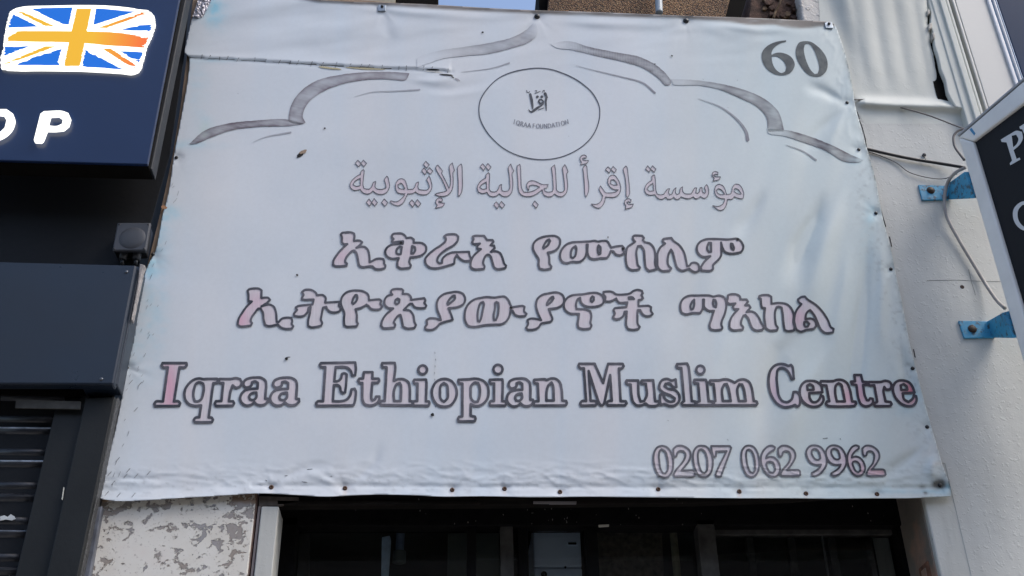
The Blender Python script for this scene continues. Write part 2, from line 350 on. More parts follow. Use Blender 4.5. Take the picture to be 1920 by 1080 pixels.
GL['amharic_lower'] = (1.95, [
 (430,525,.130208, [
 "262,155 290,130 430,125 465,150 460,258 560,255 587,285 540,330 462,378 580,352 640,385 670,460 682,600 710,605 760,555 830,540 895,545 905,600 898,630 922,665 900,700 800,700 740,680 700,640 560,662 515,645 495,570 480,460 450,410 420,410 370,470 320,540 310,595 327,620 310,655 150,665 122,640 130,570 180,480 260,370 325,308 275,305 274,200",
 "1050,170 1080,145 1190,145 1250,190 1260,218 1350,218 1385,250 1380,325 1590,312 1575,370 1600,400 1590,450 1530,465 1450,455 1410,420 1395,385 1350,395 1330,500 1320,580 1337,620 1320,660 1180,680 1135,660 1135,590 1160,480 1172,388 1140,400 1130,450 1080,510 1000,525 935,515 930,490 975,430 955,395 990,375 1200,350 1215,280 1090,282 1045,275 1050,250 1070,215"]),
 (630,525,.130208, [
 "300,150 400,165 465,215 475,290 630,280 652,300 640,340 665,380 640,415 580,425 500,410 465,370 440,355 370,395 280,420 300,500 300,600 317,630 300,665 150,670 120,650 115,570 120,470 90,400 70,320 90,240 150,180 220,155|300,215 310,250 280,320 250,345 232,330 250,260 280,215",
 "795,155 820,135 950,132 968,150 960,200 1040,205 1080,250 1080,285 1270,260 1287,290 1272,330 1302,370 1285,400 1200,405 1130,385 1095,340 1070,340 975,430 1060,440 1110,500 1130,600 1152,650 1130,690 1020,695 965,670 950,580 930,500 900,510 850,570 830,610 852,640 840,685 680,690 650,660 660,600 710,510 825,408 750,400 705,360 700,290 740,230 812,210 792,180|890,265 915,280 905,330 870,350 850,330 860,285",
 "1640,180 1750,170 1830,200 1860,270 1840,340 1760,385 1620,405 1660,500 1682,572 1540,610 1495,630 1450,680 1380,715 1290,710 1285,680 1310,640 1303,580 1340,555 1440,555 1510,578 1500,530 1460,430 1455,320 1490,250 1550,205|1710,225 1715,260 1660,320 1610,355 1605,335 1640,270 1690,225"]),
 (860,525,.1041667, [
 "400,320 520,305 650,315 740,300 830,300 900,370 930,440 955,490 1150,465 1187,480 1178,560 1222,610 1200,645 1080,650 1010,620 970,550 935,545 910,660 850,750 780,790 650,800 480,810 280,840 170,820 120,740 110,620 140,490 220,390 310,340|440,395 455,430 430,560 400,700 375,750 345,740 340,640 360,500 400,410|680,395 715,410 720,500 700,650 670,720 635,720 630,640 655,500 660,410",
 "1620,240 1780,225 1870,270 1900,350 1880,430 1800,490 1620,520 1660,620 1687,702 1670,740 1480,790 1440,850 1350,890 1240,895 1215,860 1250,790 1238,720 1290,695 1400,700 1485,722 1430,600 1395,440 1420,340 1500,270|1700,300 1710,330 1660,400 1590,450 1590,420 1630,350 1670,310"]),
 (1040,525,.1041667, [
 "380,265 520,255 650,232 760,232 840,270 885,350 870,420 810,460 600,480 520,450 470,390 460,320 420,340 385,430 392,520 560,530 640,560 660,640 645,780 662,820 640,870 510,880 430,860 415,800 430,690 440,608 250,590 180,520 170,420 220,330 300,280|680,295 705,310 700,370 675,395 650,380 655,320",
 "880,215 940,205 1040,215 1100,255 1360,240 1420,195 1500,175 1570,195 1587,240 1562,270 1592,330 1560,350 1510,360 1508,470 1700,465 1737,490 1732,550 1767,610 1730,640 1630,645 1570,600 1540,540 1495,540 1490,700 1500,800 1532,840 1510,880 1400,895 1320,880 1290,820 1290,700 1300,565 1260,570 1240,640 1180,690 1080,700 1050,670 1082,600 1058,540 1080,510 1290,485 1310,402 1160,405 1125,370 1110,330 1060,360 980,385 900,380 912,300 880,260|1330,312 1400,312 1430,342 1340,342"]),
 (1260,535,.0925926, [
 "330,215 500,205 760,205 830,225 960,205 1050,240 1095,320 1100,420 1060,600 1010,720 1000,800 1018,860 1000,895 850,905 780,880 760,820 800,680 850,512 760,515 690,480 652,430 650,285 630,285 620,480 570,560 400,560 290,585 200,550 170,460 175,370 230,270|450,290 450,400 420,480 390,490 375,440 400,340|840,290 880,300 900,360 890,440 850,420 830,350",
 "1130,205 1170,185 1310,185 1370,220 1390,285 1510,285 1540,330 1480,405 1560,400 1590,450 1510,540 1620,530 1690,565 1750,640 1820,780 1862,850 1830,900 1700,910 1640,880 1590,790 1540,660 1490,600 1450,610 1410,700 1400,790 1442,850 1430,895 1230,905 1175,870 1165,780 1190,680 1260,570 1345,480 1260,480 1230,430 1285,365 1150,370 1110,330 1130,260"]),
 (1410,535,.0925926, [
 "150,215 190,200 340,200 390,230 395,372 560,355 700,380 790,460 840,570 840,760 862,860 850,910 720,925 660,900 640,780 620,550 600,450 550,430 500,440 470,520 470,700 490,810 522,860 510,905 350,910 290,870 265,770 250,600 265,460 200,450 185,370 180,270 143,250",
 "1000,235 1070,225 1120,280 1300,400 1440,550 1540,710 1600,850 1652,880 1640,950 1480,960 1400,900 1330,750 1260,600 1180,500 1130,530 1090,600 1085,685 1190,670 1280,720 1302,820 1260,870 1100,900 980,935 910,900 870,800 860,650 900,510 1002,380 950,340 930,285|1060,740 1120,735 1160,780 1130,830 1080,835 1060,800"])])
GL['arabic'] = (0.72, [
 (640,290,.10187, [
 "370,300 405,270 420,290 410,400 400,560 415,620 520,630 560,590 590,510 630,490 630,520 622,590 650,625 760,635 825,610 815,540 790,460 835,395 855,410 875,490 890,570 870,640 800,715 650,715 580,665 540,705 430,715 370,670 345,635 260,655 190,630 160,580 180,500 240,430 320,375 355,365 358,320|350,430 350,570 270,580 215,550 250,490",
 "305,100 360,160 320,225 255,160","405,98 465,160 415,220 360,160","510,812 560,880 520,950 460,880","605,805 665,880 615,945 560,880","790,812 855,880 805,950 740,880"]),
 (750,290,.10188, [
 "30,440 80,460 120,540 140,635 240,635 275,590 300,520 340,500 345,520 330,590 350,640 430,650 510,640 540,600 525,530 490,460 530,395 550,415 575,500 590,580 565,660 500,725 400,735 320,710 285,680 240,710 140,720 110,790 60,880 -10,930 -60,935 -130,910 -185,870 -170,848 -60,865 20,815 80,750 90,720 20,715 -50,690 -80,620 -75,530 -30,460|20,520 60,560 90,630 20,632 -30,600 -35,550",
 "475,120 540,185 490,245 430,180","440,240 495,300 460,370 400,300","545,235 605,300 555,360 495,300","220,828 275,895 235,965 170,890","320,825 385,900 335,960 275,895",
 "695,190 740,240 785,300 765,340 830,460 890,590 902,620 925,570 930,420 915,300 915,200 965,150 985,230 1005,290 980,320 980,470 975,580 940,680 880,740 800,765 700,755 640,730 680,710 820,680 865,660 840,600 770,450 680,300 660,250 670,210",
 "730,790 775,800 780,850 750,862 720,850 715,880 820,890 800,940 650,985 690,930 655,890 670,830",
 "1065,225 1125,170 1140,200 1148,400 1148,600 1130,700 1090,762 1070,760 1072,500 1062,300"]),
 (880,290,.10188, [
 "310,370 350,330 370,350 370,500 370,640 400,680 490,680 530,640 560,560 595,545 590,600 600,660 650,675 720,665 745,610 745,480 730,330 720,230 765,170 785,230 820,300 790,340 800,470 800,600 770,710 710,760 610,760 550,715 500,755 420,770 350,735 325,690 240,712 170,690 145,620 170,540 230,470 305,430|315,500 318,625 240,635 190,600 230,550",
 "245,165 300,225 265,290 200,220","340,160 400,225 355,288 300,225","495,865 550,925 515,995 450,920","590,857 655,925 605,985 550,925","1205,850 1270,920 1230,985 1165,910"]),
 (1000,285,.10648, [
 "-285,248 -237,214 -226,257 -218,477 -204,640 -170,703 -94,707 2,683 115,615 60,592 -20,580 -70,595 -75,640 -85,680 -113,621 -110,555 -65,512 0,505 80,535 160,570 262,570 240,630 190,640 205,690 260,705 335,695 350,660 345,480 322,270 375,225 388,300 405,560 412,670 445,700 520,700 548,670 548,560 530,400 520,270 555,220 580,260 612,350 588,380 600,500 605,620 580,720 500,785 430,775 375,735 330,775 250,785 185,750 155,660 60,735 -10,770 -90,783 -170,774 -237,726 -261,659 -271,477 -285,334",
 "880,270 920,225 940,250 955,420 975,560 970,700 930,790 912,760 900,560 885,380",
 "890,50 935,70 930,110 900,100 865,115 885,140 972,150 950,190 830,225 850,180 822,130 840,75"]),
 (1100,285,.10646, [
 "245,595 290,660 330,710 420,718 510,700 558,665 480,655 410,610 375,540 385,460 430,410 490,410 545,470 590,570 600,660 570,740 500,790 330,790 320,860 280,940 215,985 130,960 80,915 190,915 250,870 285,770 245,710 222,650|430,490 480,485 520,530 540,580 470,580 415,550",
 "375,258 430,310 400,370 330,310","465,250 525,310 490,365 430,310","650,290 690,245 712,270 735,450 755,640 755,740 722,802 700,780 695,600 675,430",
 "740,820 785,840 775,890 740,870 705,885 730,915 825,915 800,965 680,1005 690,950 665,900 685,840","1075,240 1125,300 1105,355 1040,300","1160,240 1220,300 1190,355 1125,300"]),
 (1200,300,.1041667, [
 "215,290 255,260 268,290 280,420 290,550 310,610 370,625 430,610 465,560 500,520 535,515 515,590 540,625 575,610 605,540 650,495 640,590 670,620 710,600 730,510 765,480 770,560 800,600 920,610 950,560 985,500 1020,500 1005,590 1040,600 1070,570 1080,500 1115,490 1130,580 1165,600 1185,570 1165,490 1200,440 1220,470 1238,560 1215,650 1170,685 1130,680 1090,655 1040,690 990,690 960,660 900,690 830,692 740,660 700,700 640,700 605,665 560,700 500,700 465,665 400,705 330,690 265,620 180,630 110,600 85,540 110,450 170,390 215,360|235,415 250,550 160,555 125,520 170,460",
 "1420,430 1490,460 1540,550 1560,620 1630,610 1655,560 1670,480 1720,430 1780,440 1840,510 1870,610 1855,695 1790,690 1700,655 1660,700 1575,705 1560,790 1500,890 1440,905 1370,870 1308,820 1400,835 1470,810 1520,740 1525,695 1430,680 1365,630 1345,550 1370,460|1410,510 1460,530 1530,615 1450,620 1390,585 1380,540|1720,505 1770,530 1825,610 1770,610 1700,565 1695,525",
 "1350,205 1405,220 1400,270 1360,255 1325,270 1350,295 1450,300 1430,345 1310,378 1340,330 1298,280 1310,225"])])
SIXTY = (1400,60,.09375, [
 "790,165 790,195 700,215 600,270 530,340 495,430 500,455 560,425 660,410 780,435 880,490 940,570 962,650 935,740 870,820 780,855 640,860 520,820 410,740 330,620 300,500 320,380 400,290 520,220 660,180|500,490 580,485 680,530 750,600 790,700 770,790 700,820 630,790 550,700 508,580",
 "1120,185 1280,195 1400,270 1520,390 1600,530 1620,680 1580,800 1480,880 1350,890 1220,840 1110,720 1020,570 980,420 1000,290 1050,210|1210,230 1280,260 1340,350 1400,490 1440,620 1450,740 1420,830 1360,840 1290,770 1210,620 1160,460 1145,330 1165,250"])
ARCH = [
 ("355,270 380,247 430,231 480,226 541,224 571,232 540,236 480,238 430,245 390,260 365,270", .95, .5),
 ("541,223 545,200 560,175 590,153 640,140 690,135 735,135 768,137 762,149 720,148 680,150 640,158 605,172 585,185 573,200 568,220 573,230 560,234 541,227", .85, .6),
 ("782,110 820,96 870,88 920,80 960,70 985,57 1003,40 1008,60 1003,70 990,80 960,90 920,100 870,105 830,110 800,120 782,126", .62, .2),
 ("1032,82 1065,77 1105,88 1160,99 1200,107 1230,122 1250,140 1258,152 1257,158 1248,160 1238,150 1222,137 1200,125 1170,116 1120,105 1070,93 1042,89", .9, .1),
 ("1258,148 1300,150 1350,157 1400,170 1440,190 1460,210 1468,235 1470,246 1440,247 1437,220 1420,200 1390,185 1350,168 1310,160 1262,158", .85, .1),
 ("1438,240 1480,245 1530,260 1570,277 1600,292 1620,300 1610,304 1585,303 1550,283 1510,268 1470,255 1440,249", .9, .1)]
THIN = [("475,266 500,256 545,248", .5, 1.5), ("665,181 700,172 735,171 787,168", .4, 1.3), ("865,135 920,128 955,118", .5, 1.3),
 ("1080,123 1120,133 1170,145 1205,155 1228,174", .5, 1.7), ("1310,185 1350,200 1380,222 1398,245 1402,262", .5, 3.2), ("1475,272 1505,283 1530,300", .7, 1.6)]
CIRCLE = "830,135 950,148 1050,180 1160,230 1250,290 1325,360 1370,430 1395,500 1397,570 1375,670 1330,760 1250,845 1150,910 1010,962 880,978 740,965 620,930 520,880 440,815 370,740 320,660 292,590 285,520 295,440 330,370 380,305 450,240 530,195 620,165 720,145"
LOGO = [ # strokes x,y,r in crop (960,110,.1296)
 "265,515,17 285,600,20 297,690,15 300,725,8", "240,735,4 262,762,9 290,768,14 330,740,18 370,708,16 420,682,12 450,655,10 452,615,10 425,590,11 395,595,11 385,622,12 408,650,14 440,640,12",
 "480,508,22 500,550,16 486,620,16 492,680,13 498,755,4", "495,540,14 512,560,8", "352,550,6 368,550,19 385,550,6", "415,550,6 432,550,19 449,550,6",
 "212,460,6 220,485,5 240,492,5 256,472,5", "330,502,4 372,487,5 410,470,4", "335,462,4 360,462,5 352,480,4", "440,488,4 452,462,6 468,458,6 470,480,4", "380,740,5 460,712,5"]
FOUND = {'I': ["2,0 2,9"], 'Q': ["2,0 .3,2 .3,7 2,9 4,9 5.6,7 5.6,2 4,0 2,0", "3.5,7 6,10.5"], 'R': ["1,0 1,9", "1,0 3.6,0 4.6,2.2 3.6,4.4 1,4.5", "2.6,4.5 5.4,9"],
 'A': ["0,9 2.8,0 5.6,9", "1.2,6 4.4,6"], 'F': ["1,9 1,0 4.6,0", "1,4.3 3.8,4.3"], 'O': ["2,0 .3,2 .3,7 2,9 4,9 5.6,7 5.6,2 4,0 2,0"], 'U': ["0.5,0 .5,7 1.8,9 3.8,9 5,7 5,0"],
 'N': ["0.5,9 .5,0 5.2,9 5.2,0"], 'D': ["0.6,0 .6,9 3,9 5.3,7 5.3,2 3,0 .6,0"], 'T': ["0,0 5.4,0", "2.7,0 2.7,9"]}
BANNER = [(400,-45),(388,-20),(378,2),(361,32),(354,60),(347,90),(346,98),(354,106),(352,150),(345,190),(338,230),(330,270),(325,300),(318,350),(310,386),(306,398),(300,430),(290,475),(282,488),(272,512),(262,560),(250,640),(238,690),(224,770),(215,812),(205,852),(196,900),(188,935),
 (215,939),(250,939),(330,934),(400,930),(478,925),(500,925),(560,928),(612,931),(650,929),(700,927),(770,928),(835,931),(900,930),(1000,932),(1100,931),(1200,932),(1300,933),(1400,934),(1500,934),(1560,935),(1640,934),(1700,934),(1783,930),
 (1783,915),(1770,880),(1755,830),(1740,778),(1722,710),(1705,640),(1692,570),(1681,520),(1669,460),(1658,420),(1648,370),(1638,320),(1626,280),(1612,230),(1604,200),(1598,160),(1585,100),(1575,70),(1566,48),
 (1560,42),(1500,38),(1400,33),(1300,30),(1200,26),(1100,22),(1000,19),(900,14),(820,9),(700,4),(600,0),(500,-15)]
SCREWS = [(1007,32,'b'),(1286,40,'b'),(1588,193,'s'),(1610,281,'s'),(1642,400,'s'),(1670,505,'s'),(1711,691,'s'),(1738,801,'s'),(1762,910,'s'),(331,296,'s'),(287,477,'s'),(240,690,'t'),
 (509,914,'r'),(647,916,'r'),(848,919,'r'),(946,917,'r'),(1050,923,'r'),(1234,918,'r'),(1386,922,'r'),(1511,926,'r'),(1644,927,'r')]
# ------------------------------------------------------------------ the setting: ground, street, walls
def stucco(name, c, dirt=.12, lumps=1.0, scale=1.0):
    m, n, p = mat_new(name)
    a = ramp(n, noise(n, 2.2, 5, .6), [(.3, tuple(x*.90 for x in c)), (.7, tuple(min(1, x*1.05) for x in c))])
    st = noise(n, 5, 4, .6, geo_vec(n, (6, 6, .7)))
    a = mixc(n, mathn(n, 'MULTIPLY', ramp(n, st, [(.5, (0, 0, 0)), (.78, (1, 1, 1))]), dirt*2), a, tuple(x*.62 for x in c))
    sp = ramp(n, noise(n, 120, 4, .7), [(.66, (0, 0, 0)), (.72, (1, 1, 1))])
    g2 = ramp(n, noise(n, 1.3, 6, .65, geo_vec(n, (2.2, 1, 1))), [(.5, (0, 0, 0)), (.7, (1, 1, 1))])
    a = mixc(n, mathn(n, 'MULTIPLY', g2, min(.5, dirt*1.5)), a, tuple(x*y for x, y in zip(c, (.80, .76, .70))))
    a = mixc(n, mathn(n, 'MULTIPLY', sp, dirt*1.6), a, tuple(x*.35 for x in c))
    n.links.new(a, p.inputs['Base Color']); p.inputs['Roughness'].default_value = .62; p.inputs['Specular IOR Level'].default_value = .3
    v = n.nodes.new('ShaderNodeTexVoronoi'); v.feature = 'SMOOTH_F1'; v.inputs['Scale'].default_value = 95*scale
    n.links.new(geo_vec(n), v.inputs['Vector'])
    pit = ramp(n, noise(n, 62*scale, 3, .6), [(.60, (1, 1, 1)), (.70, (0, 0, 0))]); bmp = ramp(n, noise(n, 75*scale, 2, .5, geo_vec(n, (1.03, 1, .9))), [(.58, (0, 0, 0)), (.68, (1, 1, 1))])
    h = mathn(n, 'ADD', mathn(n, 'ADD', mathn(n, 'MULTIPLY', pit, .35), mathn(n, 'MULTIPLY', bmp, .45)), mathn(n, 'ADD', mathn(n, 'MULTIPLY', noise(n, 14, 4), 1.6), mathn(n, 'MULTIPLY', noise(n, 260, 3), .25)))
    bump(n, p, h, .40*lumps, .005)
    return m
m_wall = stucco('painted_render', (.54, .55, .525), .12, .55)
m_wall2 = stucco('smooth_white_plaster', (.56, .57, .54), .32, .3)
m_corb = stucco('thick_white_paint', (.60, .62, .58), .05, .22, .6)
m_darkwall = simple('black_painted_wall', (.006, .007, .009), .6, spec=.25, var=.3, vscale=3, bscale=40, bstr=.2)
m_dark = simple('near_black', (.004, .0035, .003), .9, spec=.1, var=.4, bstr=.1)  # one near-black tone for gaps, joints, recesses and undersides

m_ground = simple('asphalt', (.05, .05, .05), .9, var=.2, vscale=20, bscale=200, bstr=.4)
me = mesh_pf('road', [(-400, -400, -.12), (400, -400, -.12), (400, 400, -.12), (-400, 400, -.12)], [[0, 1, 2, 3]])
tag(link_mesh('road', me, m_ground), kind='structure')
m_pav = simple('concrete_paving', (.28, .27, .25), .85, var=.15, vscale=5, bscale=120, bstr=.3)
tag(box_w('pavement', -12, 12, -4.2, 2.0, -.118, 0.0, m_pav, bevel=.01), kind='structure')
m_brick, n, p = mat_new('terrace_brick')
br = n.nodes.new('ShaderNodeTexBrick'); br.inputs['Scale'].default_value = 4; br.inputs['Color1'].default_value = (.085, .060, .045, 1); br.inputs['Color2'].default_value = (.12, .085, .06, 1); br.inputs['Mortar'].default_value = (.12, .11, .10, 1)
mp = n.nodes.new('ShaderNodeMapping'); mp.inputs['Rotation'].default_value = (math.radians(90), 0, 0)
n.links.new(geo_vec(n), mp.inputs['Vector']); n.links.new(mp.outputs[0], br.inputs['Vector'])
n.links.new(br.outputs[0], p.inputs['Base Color']); p.inputs['Roughness'].default_value = .85
ob = empty('terraced_building', (0, -15, 0), 'brown brick terrace across the street behind the camera', 'building')
box_w('wall', -16, 16, -19, -15, -.1, 8.2, m_brick, ob, .01)
m_glassd = simple('window_glass_dark', (.02, .022, .025), .5, var=.1, bstr=0)
for k in range(9):
    for z in (1.2, 4.4):
        x = -13.4+3.3*k
        w_ = box_w('window', x, x+1.1, -15.03, -14.98, z, z+1.7, simple('white_frame', (.25, .25, .24), .5) if k == 0 and z < 2 else bpy.data.materials['white_frame'], ob, .01)
        box_w('pane', x+.07, x+1.03, -14.978, -14.97, z+.07, z+1.63, m_glassd, ob, 0)

tb = box_w('unseen_sun_blocker', 2.6, 22, .06, 9, -.1, 9.0, m_brick, bevel=.01); tag(tb, 'unseen dark brick block added right of the frame to block sun', 'building')  # unseen mass added out of frame as a blocker against side sun

# right hand render wall (L shape round the doorway head)
X1 = at(1787, 934, 0).x; zt = at(1790, 196, 0).z; zl = at(1700, 868, 0).z; XL = at(1480, 300, 0).x
rw = empty('rendered_wall', (X1+.5, 0, 0), 'white painted lumpy render wall right of the banner carrying the blue brackets', 'wall')
prism_w('render_face', [(XL, 0, zl), (X1, 0, zl), (X1, 0, -.02), (4.5, 0, -.02), (4.5, 0, zt), (XL, 0, zt)], (0, .5, 0), m_wall, rw, .0008)
Xr = at(1731, 935, .006).x
m_reveal = simple('flaking_beige_paint', (.235, .20, .165), .7, var=.35, vscale=7, bscale=60, bstr=.3)
mm = m_reveal; n = mm.node_tree; p = n.nodes['Principled BSDF']
gsep = n.nodes.new('ShaderNodeSeparateXYZ'); n.links.new(geo_vec(n), gsep.inputs[0])
wear = mathn(n, 'MULTIPLY', mathn(n, 'ADD', noise(n, 9, 5, .6), mathn(n, 'MULTIPLY', mathn(n, 'SUBTRACT', at(1740, 990, 0).z, gsep.outputs[2]), 1.6)), 1.0)
n.links.new(mixc(n, ramp(n, wear, [(.50, (0, 0, 0)), (.72, (1, 1, 1))]), ramp(n, noise(n, 6, 4), [(.3, (.13, .115, .10)), (.7, (.21, .185, .155))]), (.36, .21, .145)), p.inputs['Base Color'])
box_w('reveal_plaster', Xr, X1+.01, .0012, .4, -.02, zl+.05, m_wall2, rw, .004)
rev = box_w('doorway_reveal', Xr-.004, Xr+.02, .018, .26, -.02, zl+.05, m_reveal, rw, .002)
hz = at(1745, 1053, .05).z
hg = box_w('hinge', Xr-.009, Xr-.003, .045, .105, hz-.09, hz, simple('rusty_hinge', (.16, .075, .045), .8, var=.6, vscale=70, bscale=200, bstr=.4), rw, .001)
box_w('hinge_plate', Xr-.0105, Xr-.008, .060, .09, hz-.045, hz-.012, bpy.data.materials['flaking_beige_paint'], rw, .001)
# cracks and spots on the wall
bm = bmesh.new()
def wallmark(pl, r, Y=-.0005):
    tube_bm(bm, [at(x, y, Y) for x, y in pl], r, 4)
wallmark([(1758, 935), (1764, 952), (1763, 968), (1767, 985), (1768, 992)], .0014, .004)
wallmark([(1738, 526), (1790, 525), (1830, 527), (1880, 528), (1915, 530)], .0004); wallmark([(1816, 505), (1822, 530), (1829, 553)], .0004)
wallmark([(1600, 207), (1660, 206), (1720, 203), (1780, 204)], .0006)
wallmark([(1748, 990), (1752, 1000), (1748, 1012)], .0005, .004)
for pl in ([(1604, 202), (1608, 212), (1611, 222), (1607, 230)], [(1612, 226), (1617, 240), (1622, 258), (1625, 276)], [(1650, 385), (1655, 405), (1661, 425)], [(1668, 444), (1672, 462)], [(1713, 655), (1716, 670)]): wallmark(pl, .0016)
me = bpy.data.meshes.new('hairline_crack'); bm.to_mesh(me); bm.free(); link_mesh('hairline_crack', me, simple('crack_shadow', (.05, .05, .05), .9, bstr=0), rw)
bh = lathe('bolt_hole', at(1804, 538, 0), [(.0065, -.001), (.0058, .0012), (.004, .0006), (.0002, .0004)], simple('rust_hole', (.05, .03, .025), .9), rw, 14)

# ---- fluted bracket and shafts, upper right
cb = empty('console_bracket', at(1650, 188, -.02), 'white fluted console bracket above the render wall beside the banner corner', 'bracket')
lp = [np.array([(1533, -50), (1737, -50), (1738, 0), (1741, 22), (1739, 45), (1746, 60), (1745, 84), (1751, 100), (1757, 128), (1765, 150), (1769, 172), (1776, 186), (1790, 194), (1812, 200), (1826, 212), (1836, 232), (1740, 232), (1622, 232), (1600, 200), (1592, 160), (1552, 70), (1537, 40)], float)]
X, Y = grid(1500, 1842, -50, 238, 2.5)
dd = sdf(X, Y, lp)
pts, faces, (de,) = contour(X, Y, dd, (dd,))
x, y = pts[:, 0], pts[:, 1]
s = np.clip((190-y)/240, 0, 1)
ph = (x-(1558+.17*y))/39.0
fl = .5-.5*np.cos(2*np.pi*(ph+.05*(fbm(x/60, y/90, 205, 2)-.5))); fl = fl**.8
led = np.exp(-((y-(196+.05*(x-1700)+3*(fbm(x/40, y/90, 206, 2)-.5)))/9)**2)*np.clip((x-1600)/22, 0, 1)*np.clip((1832-x)/30, 0, 1)
lf_ = np.clip((x-np.interp(y, [-50, 40, 100, 160, 200], [1536, 1560, 1583, 1596, 1604]))/46, 0, 1); lf_ = lf_*lf_*(3-2*lf_)
off = .003+.034*s**1.4*lf_+.0032*fl*lf_*np.clip((178-y)/50, 0, 1)*np.clip((1732+.18*y-x)/14, 0, 1)+.0012*(fbm(x/22, y/40, 201, 3)-.5)
off = off*np.clip((236-y)/60, .02, 1)+.017*led*(.8+.4*fbm(x/30, y/12, 207, 2))
off -= .010*np.exp(-np.maximum(de, 0)/2.0)*(x > 1730)*(y < 190)
me = mesh_pf('fluted_face', at_arr(x, y, -off), faces); link_mesh('fluted_face', me, m_corb, cb, smooth=True)
prism('crack', [(1730, -40), (1752, -40), (1764, 60), (1775, 130), (1786, 190), (1780, 197), (1760, 190), (1740, 120)], -.006, .01, m_dark, cb, 0)
m_bro = simple('broken_plaster', (.50, .47, .42), .9, var=.3, vscale=60, bscale=90, bstr=.8)
for q in ([(1738, 18), (1743, 16), (1744, 24), (1740, 27)], [(1741, 44), (1748, 41), (1748, 50), (1743, 55)], [(1748, 62), (1752, 60), (1754, 68), (1750, 72)]):
    prism('broken_chip', q, -.03, .03, m_bro, cb, .003)
ps = empty('pilaster_shaft', at(1800, 230, 0), 'white painted pilaster shaft right of the cracked fluted bracket', 'pilaster')
zb = at(1830, 240, -.03).z; ztop = at(1700, -60, -.03).z
def vstrip(name, xa, xb, Yf, dep, mat, parent, z0=None, bev=.003, y_ref=0):
    a = at(xa, y_ref, Yf).x; b = at(xb, y_ref, Yf).x
    return box_w(name, a, b, Yf, Yf+dep, zb if z0 is None else z0, ztop, mat, parent, bev)
vstrip('shaft_moulding', 1746, 1761, -.030, .1, m_corb, ps)
prism('shaft_plaster', [(1741, -50), (1762, -50), (1812, 150), (1822, 206), (1792, 200), (1786, 190), (1777, 172), (1773, 150), (1764, 128), (1759, 104), (1753, 86), (1750, 62), (1745, 48), (1746, 24), (1741, 0)], -.026, .02, m_corb, ps, .003); vstrip('shaft_moulding', 1762, 1773, -.038, .1, m_corb, ps); vstrip('shaft_moulding', 1773.5, 1779, -.030, .1, m_corb, ps)
vstrip('dark_joint', 1779.5, 1788, -.006, .03, m_dark, ps)
nw = empty('window_surround', at(1850, 200, 0), 'grey panelled window surround with navy glass behind the projecting sign', 'window')
m_gp = simple('grey_cream_paint', (.47, .475, .46), .35, var=.05, vscale=2, bstr=.03)
vstrip('surround_edge', 1785, 1790, -.024, .1, m_gp, nw); vstrip('surround_panel', 1790.5, 1851, -.020, .1, m_gp, nw)
vstrip('surround_bead', 1851.5, 1858, -.028, .1, simple('white_gloss', (.68, .70, .74), .25, bstr=0, var=.03), nw)
m_al = simple('blue_reflection_strip', (.20, .28, .40), .3, metal=.2, bstr=0, var=.05)  # blue reflection lines put into the colour of the frame strips
vstrip('window_frame', 1858.5, 1862, -.018, .08, m_al, nw); vstrip('window_frame', 1862.5, 1866, -.024, .08, bpy.data.materials['white_gloss'], nw); vstrip('window_frame', 1866.5, 1869, -.015, .08, m_al, nw)
m_navyg = simple('navy_glass', (.004, .024, .070), .2, spec=.12, var=.15, vscale=1.5, bstr=0)
vstrip('navy_glass', 1869.2, 2100, -.004, .03, m_navyg, nw)

# ---- things above the banner's top edge
def pebble(name, c1, c2, c3):
    m, n, p = mat_new(name)
    v = n.nodes.new('ShaderNodeTexVoronoi'); v.inputs['Scale'].default_value = 210; n.links.new(geo_vec(n), v.inputs['Vector'])
    sp = n.nodes.new('ShaderNodeSeparateColor'); n.links.new(v.outputs['Color'], sp.inputs[0])
    c = ramp(n, sp.outputs[0], [(0, c1), (.5, c2), (1, c3)])
    c = mixc(n, ramp(n, v.outputs['Distance'], [(.35, (0, 0, 0)), (.62, (1, 1, 1))]), c, (.05, .025, .012))
    big = ramp(n, noise(n, 5, 3), [(.35, (.55, .5, .45)), (.65, (1.15, 1.1, 1.05))])
    n.links.new(mixc(n, 1, c, big, 'MULTIPLY'), p.inputs['Base Color']); p.inputs['Roughness'].default_value = .8
    b = bump(n, p, v.outputs['Distance'], 1.0, .004); b.invert = True
    return m
m_peb = pebble('brown_pebbledash', (.16, .08, .035), (.30, .16, .07), (.42, .29, .16))
pw = prism('pebbledash_wall', [(1031, -40), (1378, -40), (1358, 42), (1026, 30)], .07, .5, m_peb, None, .004)
tag(pw, 'brown pebbledash wall showing above the top edge of the banner', 'wall')
bl_ = prism('dark_bay_side', [(1008, -40), (1031, -40), (1026, 30), (1012, 30)], .12, .5, m_dark); tag(bl_, 'dark narrow wall edge between the sky gap and the brown pebbledash', 'wall')
bl_ = prism('dark_timber_soffit', [(742, -40), (822, -40), (821, 20), (742, 16)], .10, .5, m_dark); tag(bl_, 'dark timber block left of the strip of sky', 'wall')
bl_ = prism('stone_block', [(540, -40), (741, -40), (741, 16), (540, 8)], .08, .4, simple('tan_stone', (.36, .33, .25), .85, var=.2, vscale=14, bscale=100, bstr=.5)); tag(bl_, 'tan stone block above the left half of the banner', 'wall')
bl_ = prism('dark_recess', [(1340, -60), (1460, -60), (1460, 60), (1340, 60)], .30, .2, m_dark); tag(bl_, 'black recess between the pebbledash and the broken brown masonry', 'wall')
rub = empty('broken_masonry', at(1460, 30, .02), 'crumbling dark brown masonry beside the white plaster above the banner', 'wall')
m_rub2 = simple('crumbled_tan', (.15, .10, .06), .95, var=.5, vscale=60, bscale=90, bstr=1.0)
m_rub = simple('crumbled_brown', (.075, .042, .03), .95, var=.6, vscale=50, bscale=80, bstr=1.0)
prism('rubble_face', [(1414, -50), (1505, -50), (1512, 46), (1402, 44)], .05, .3, m_rub, rub, .004)
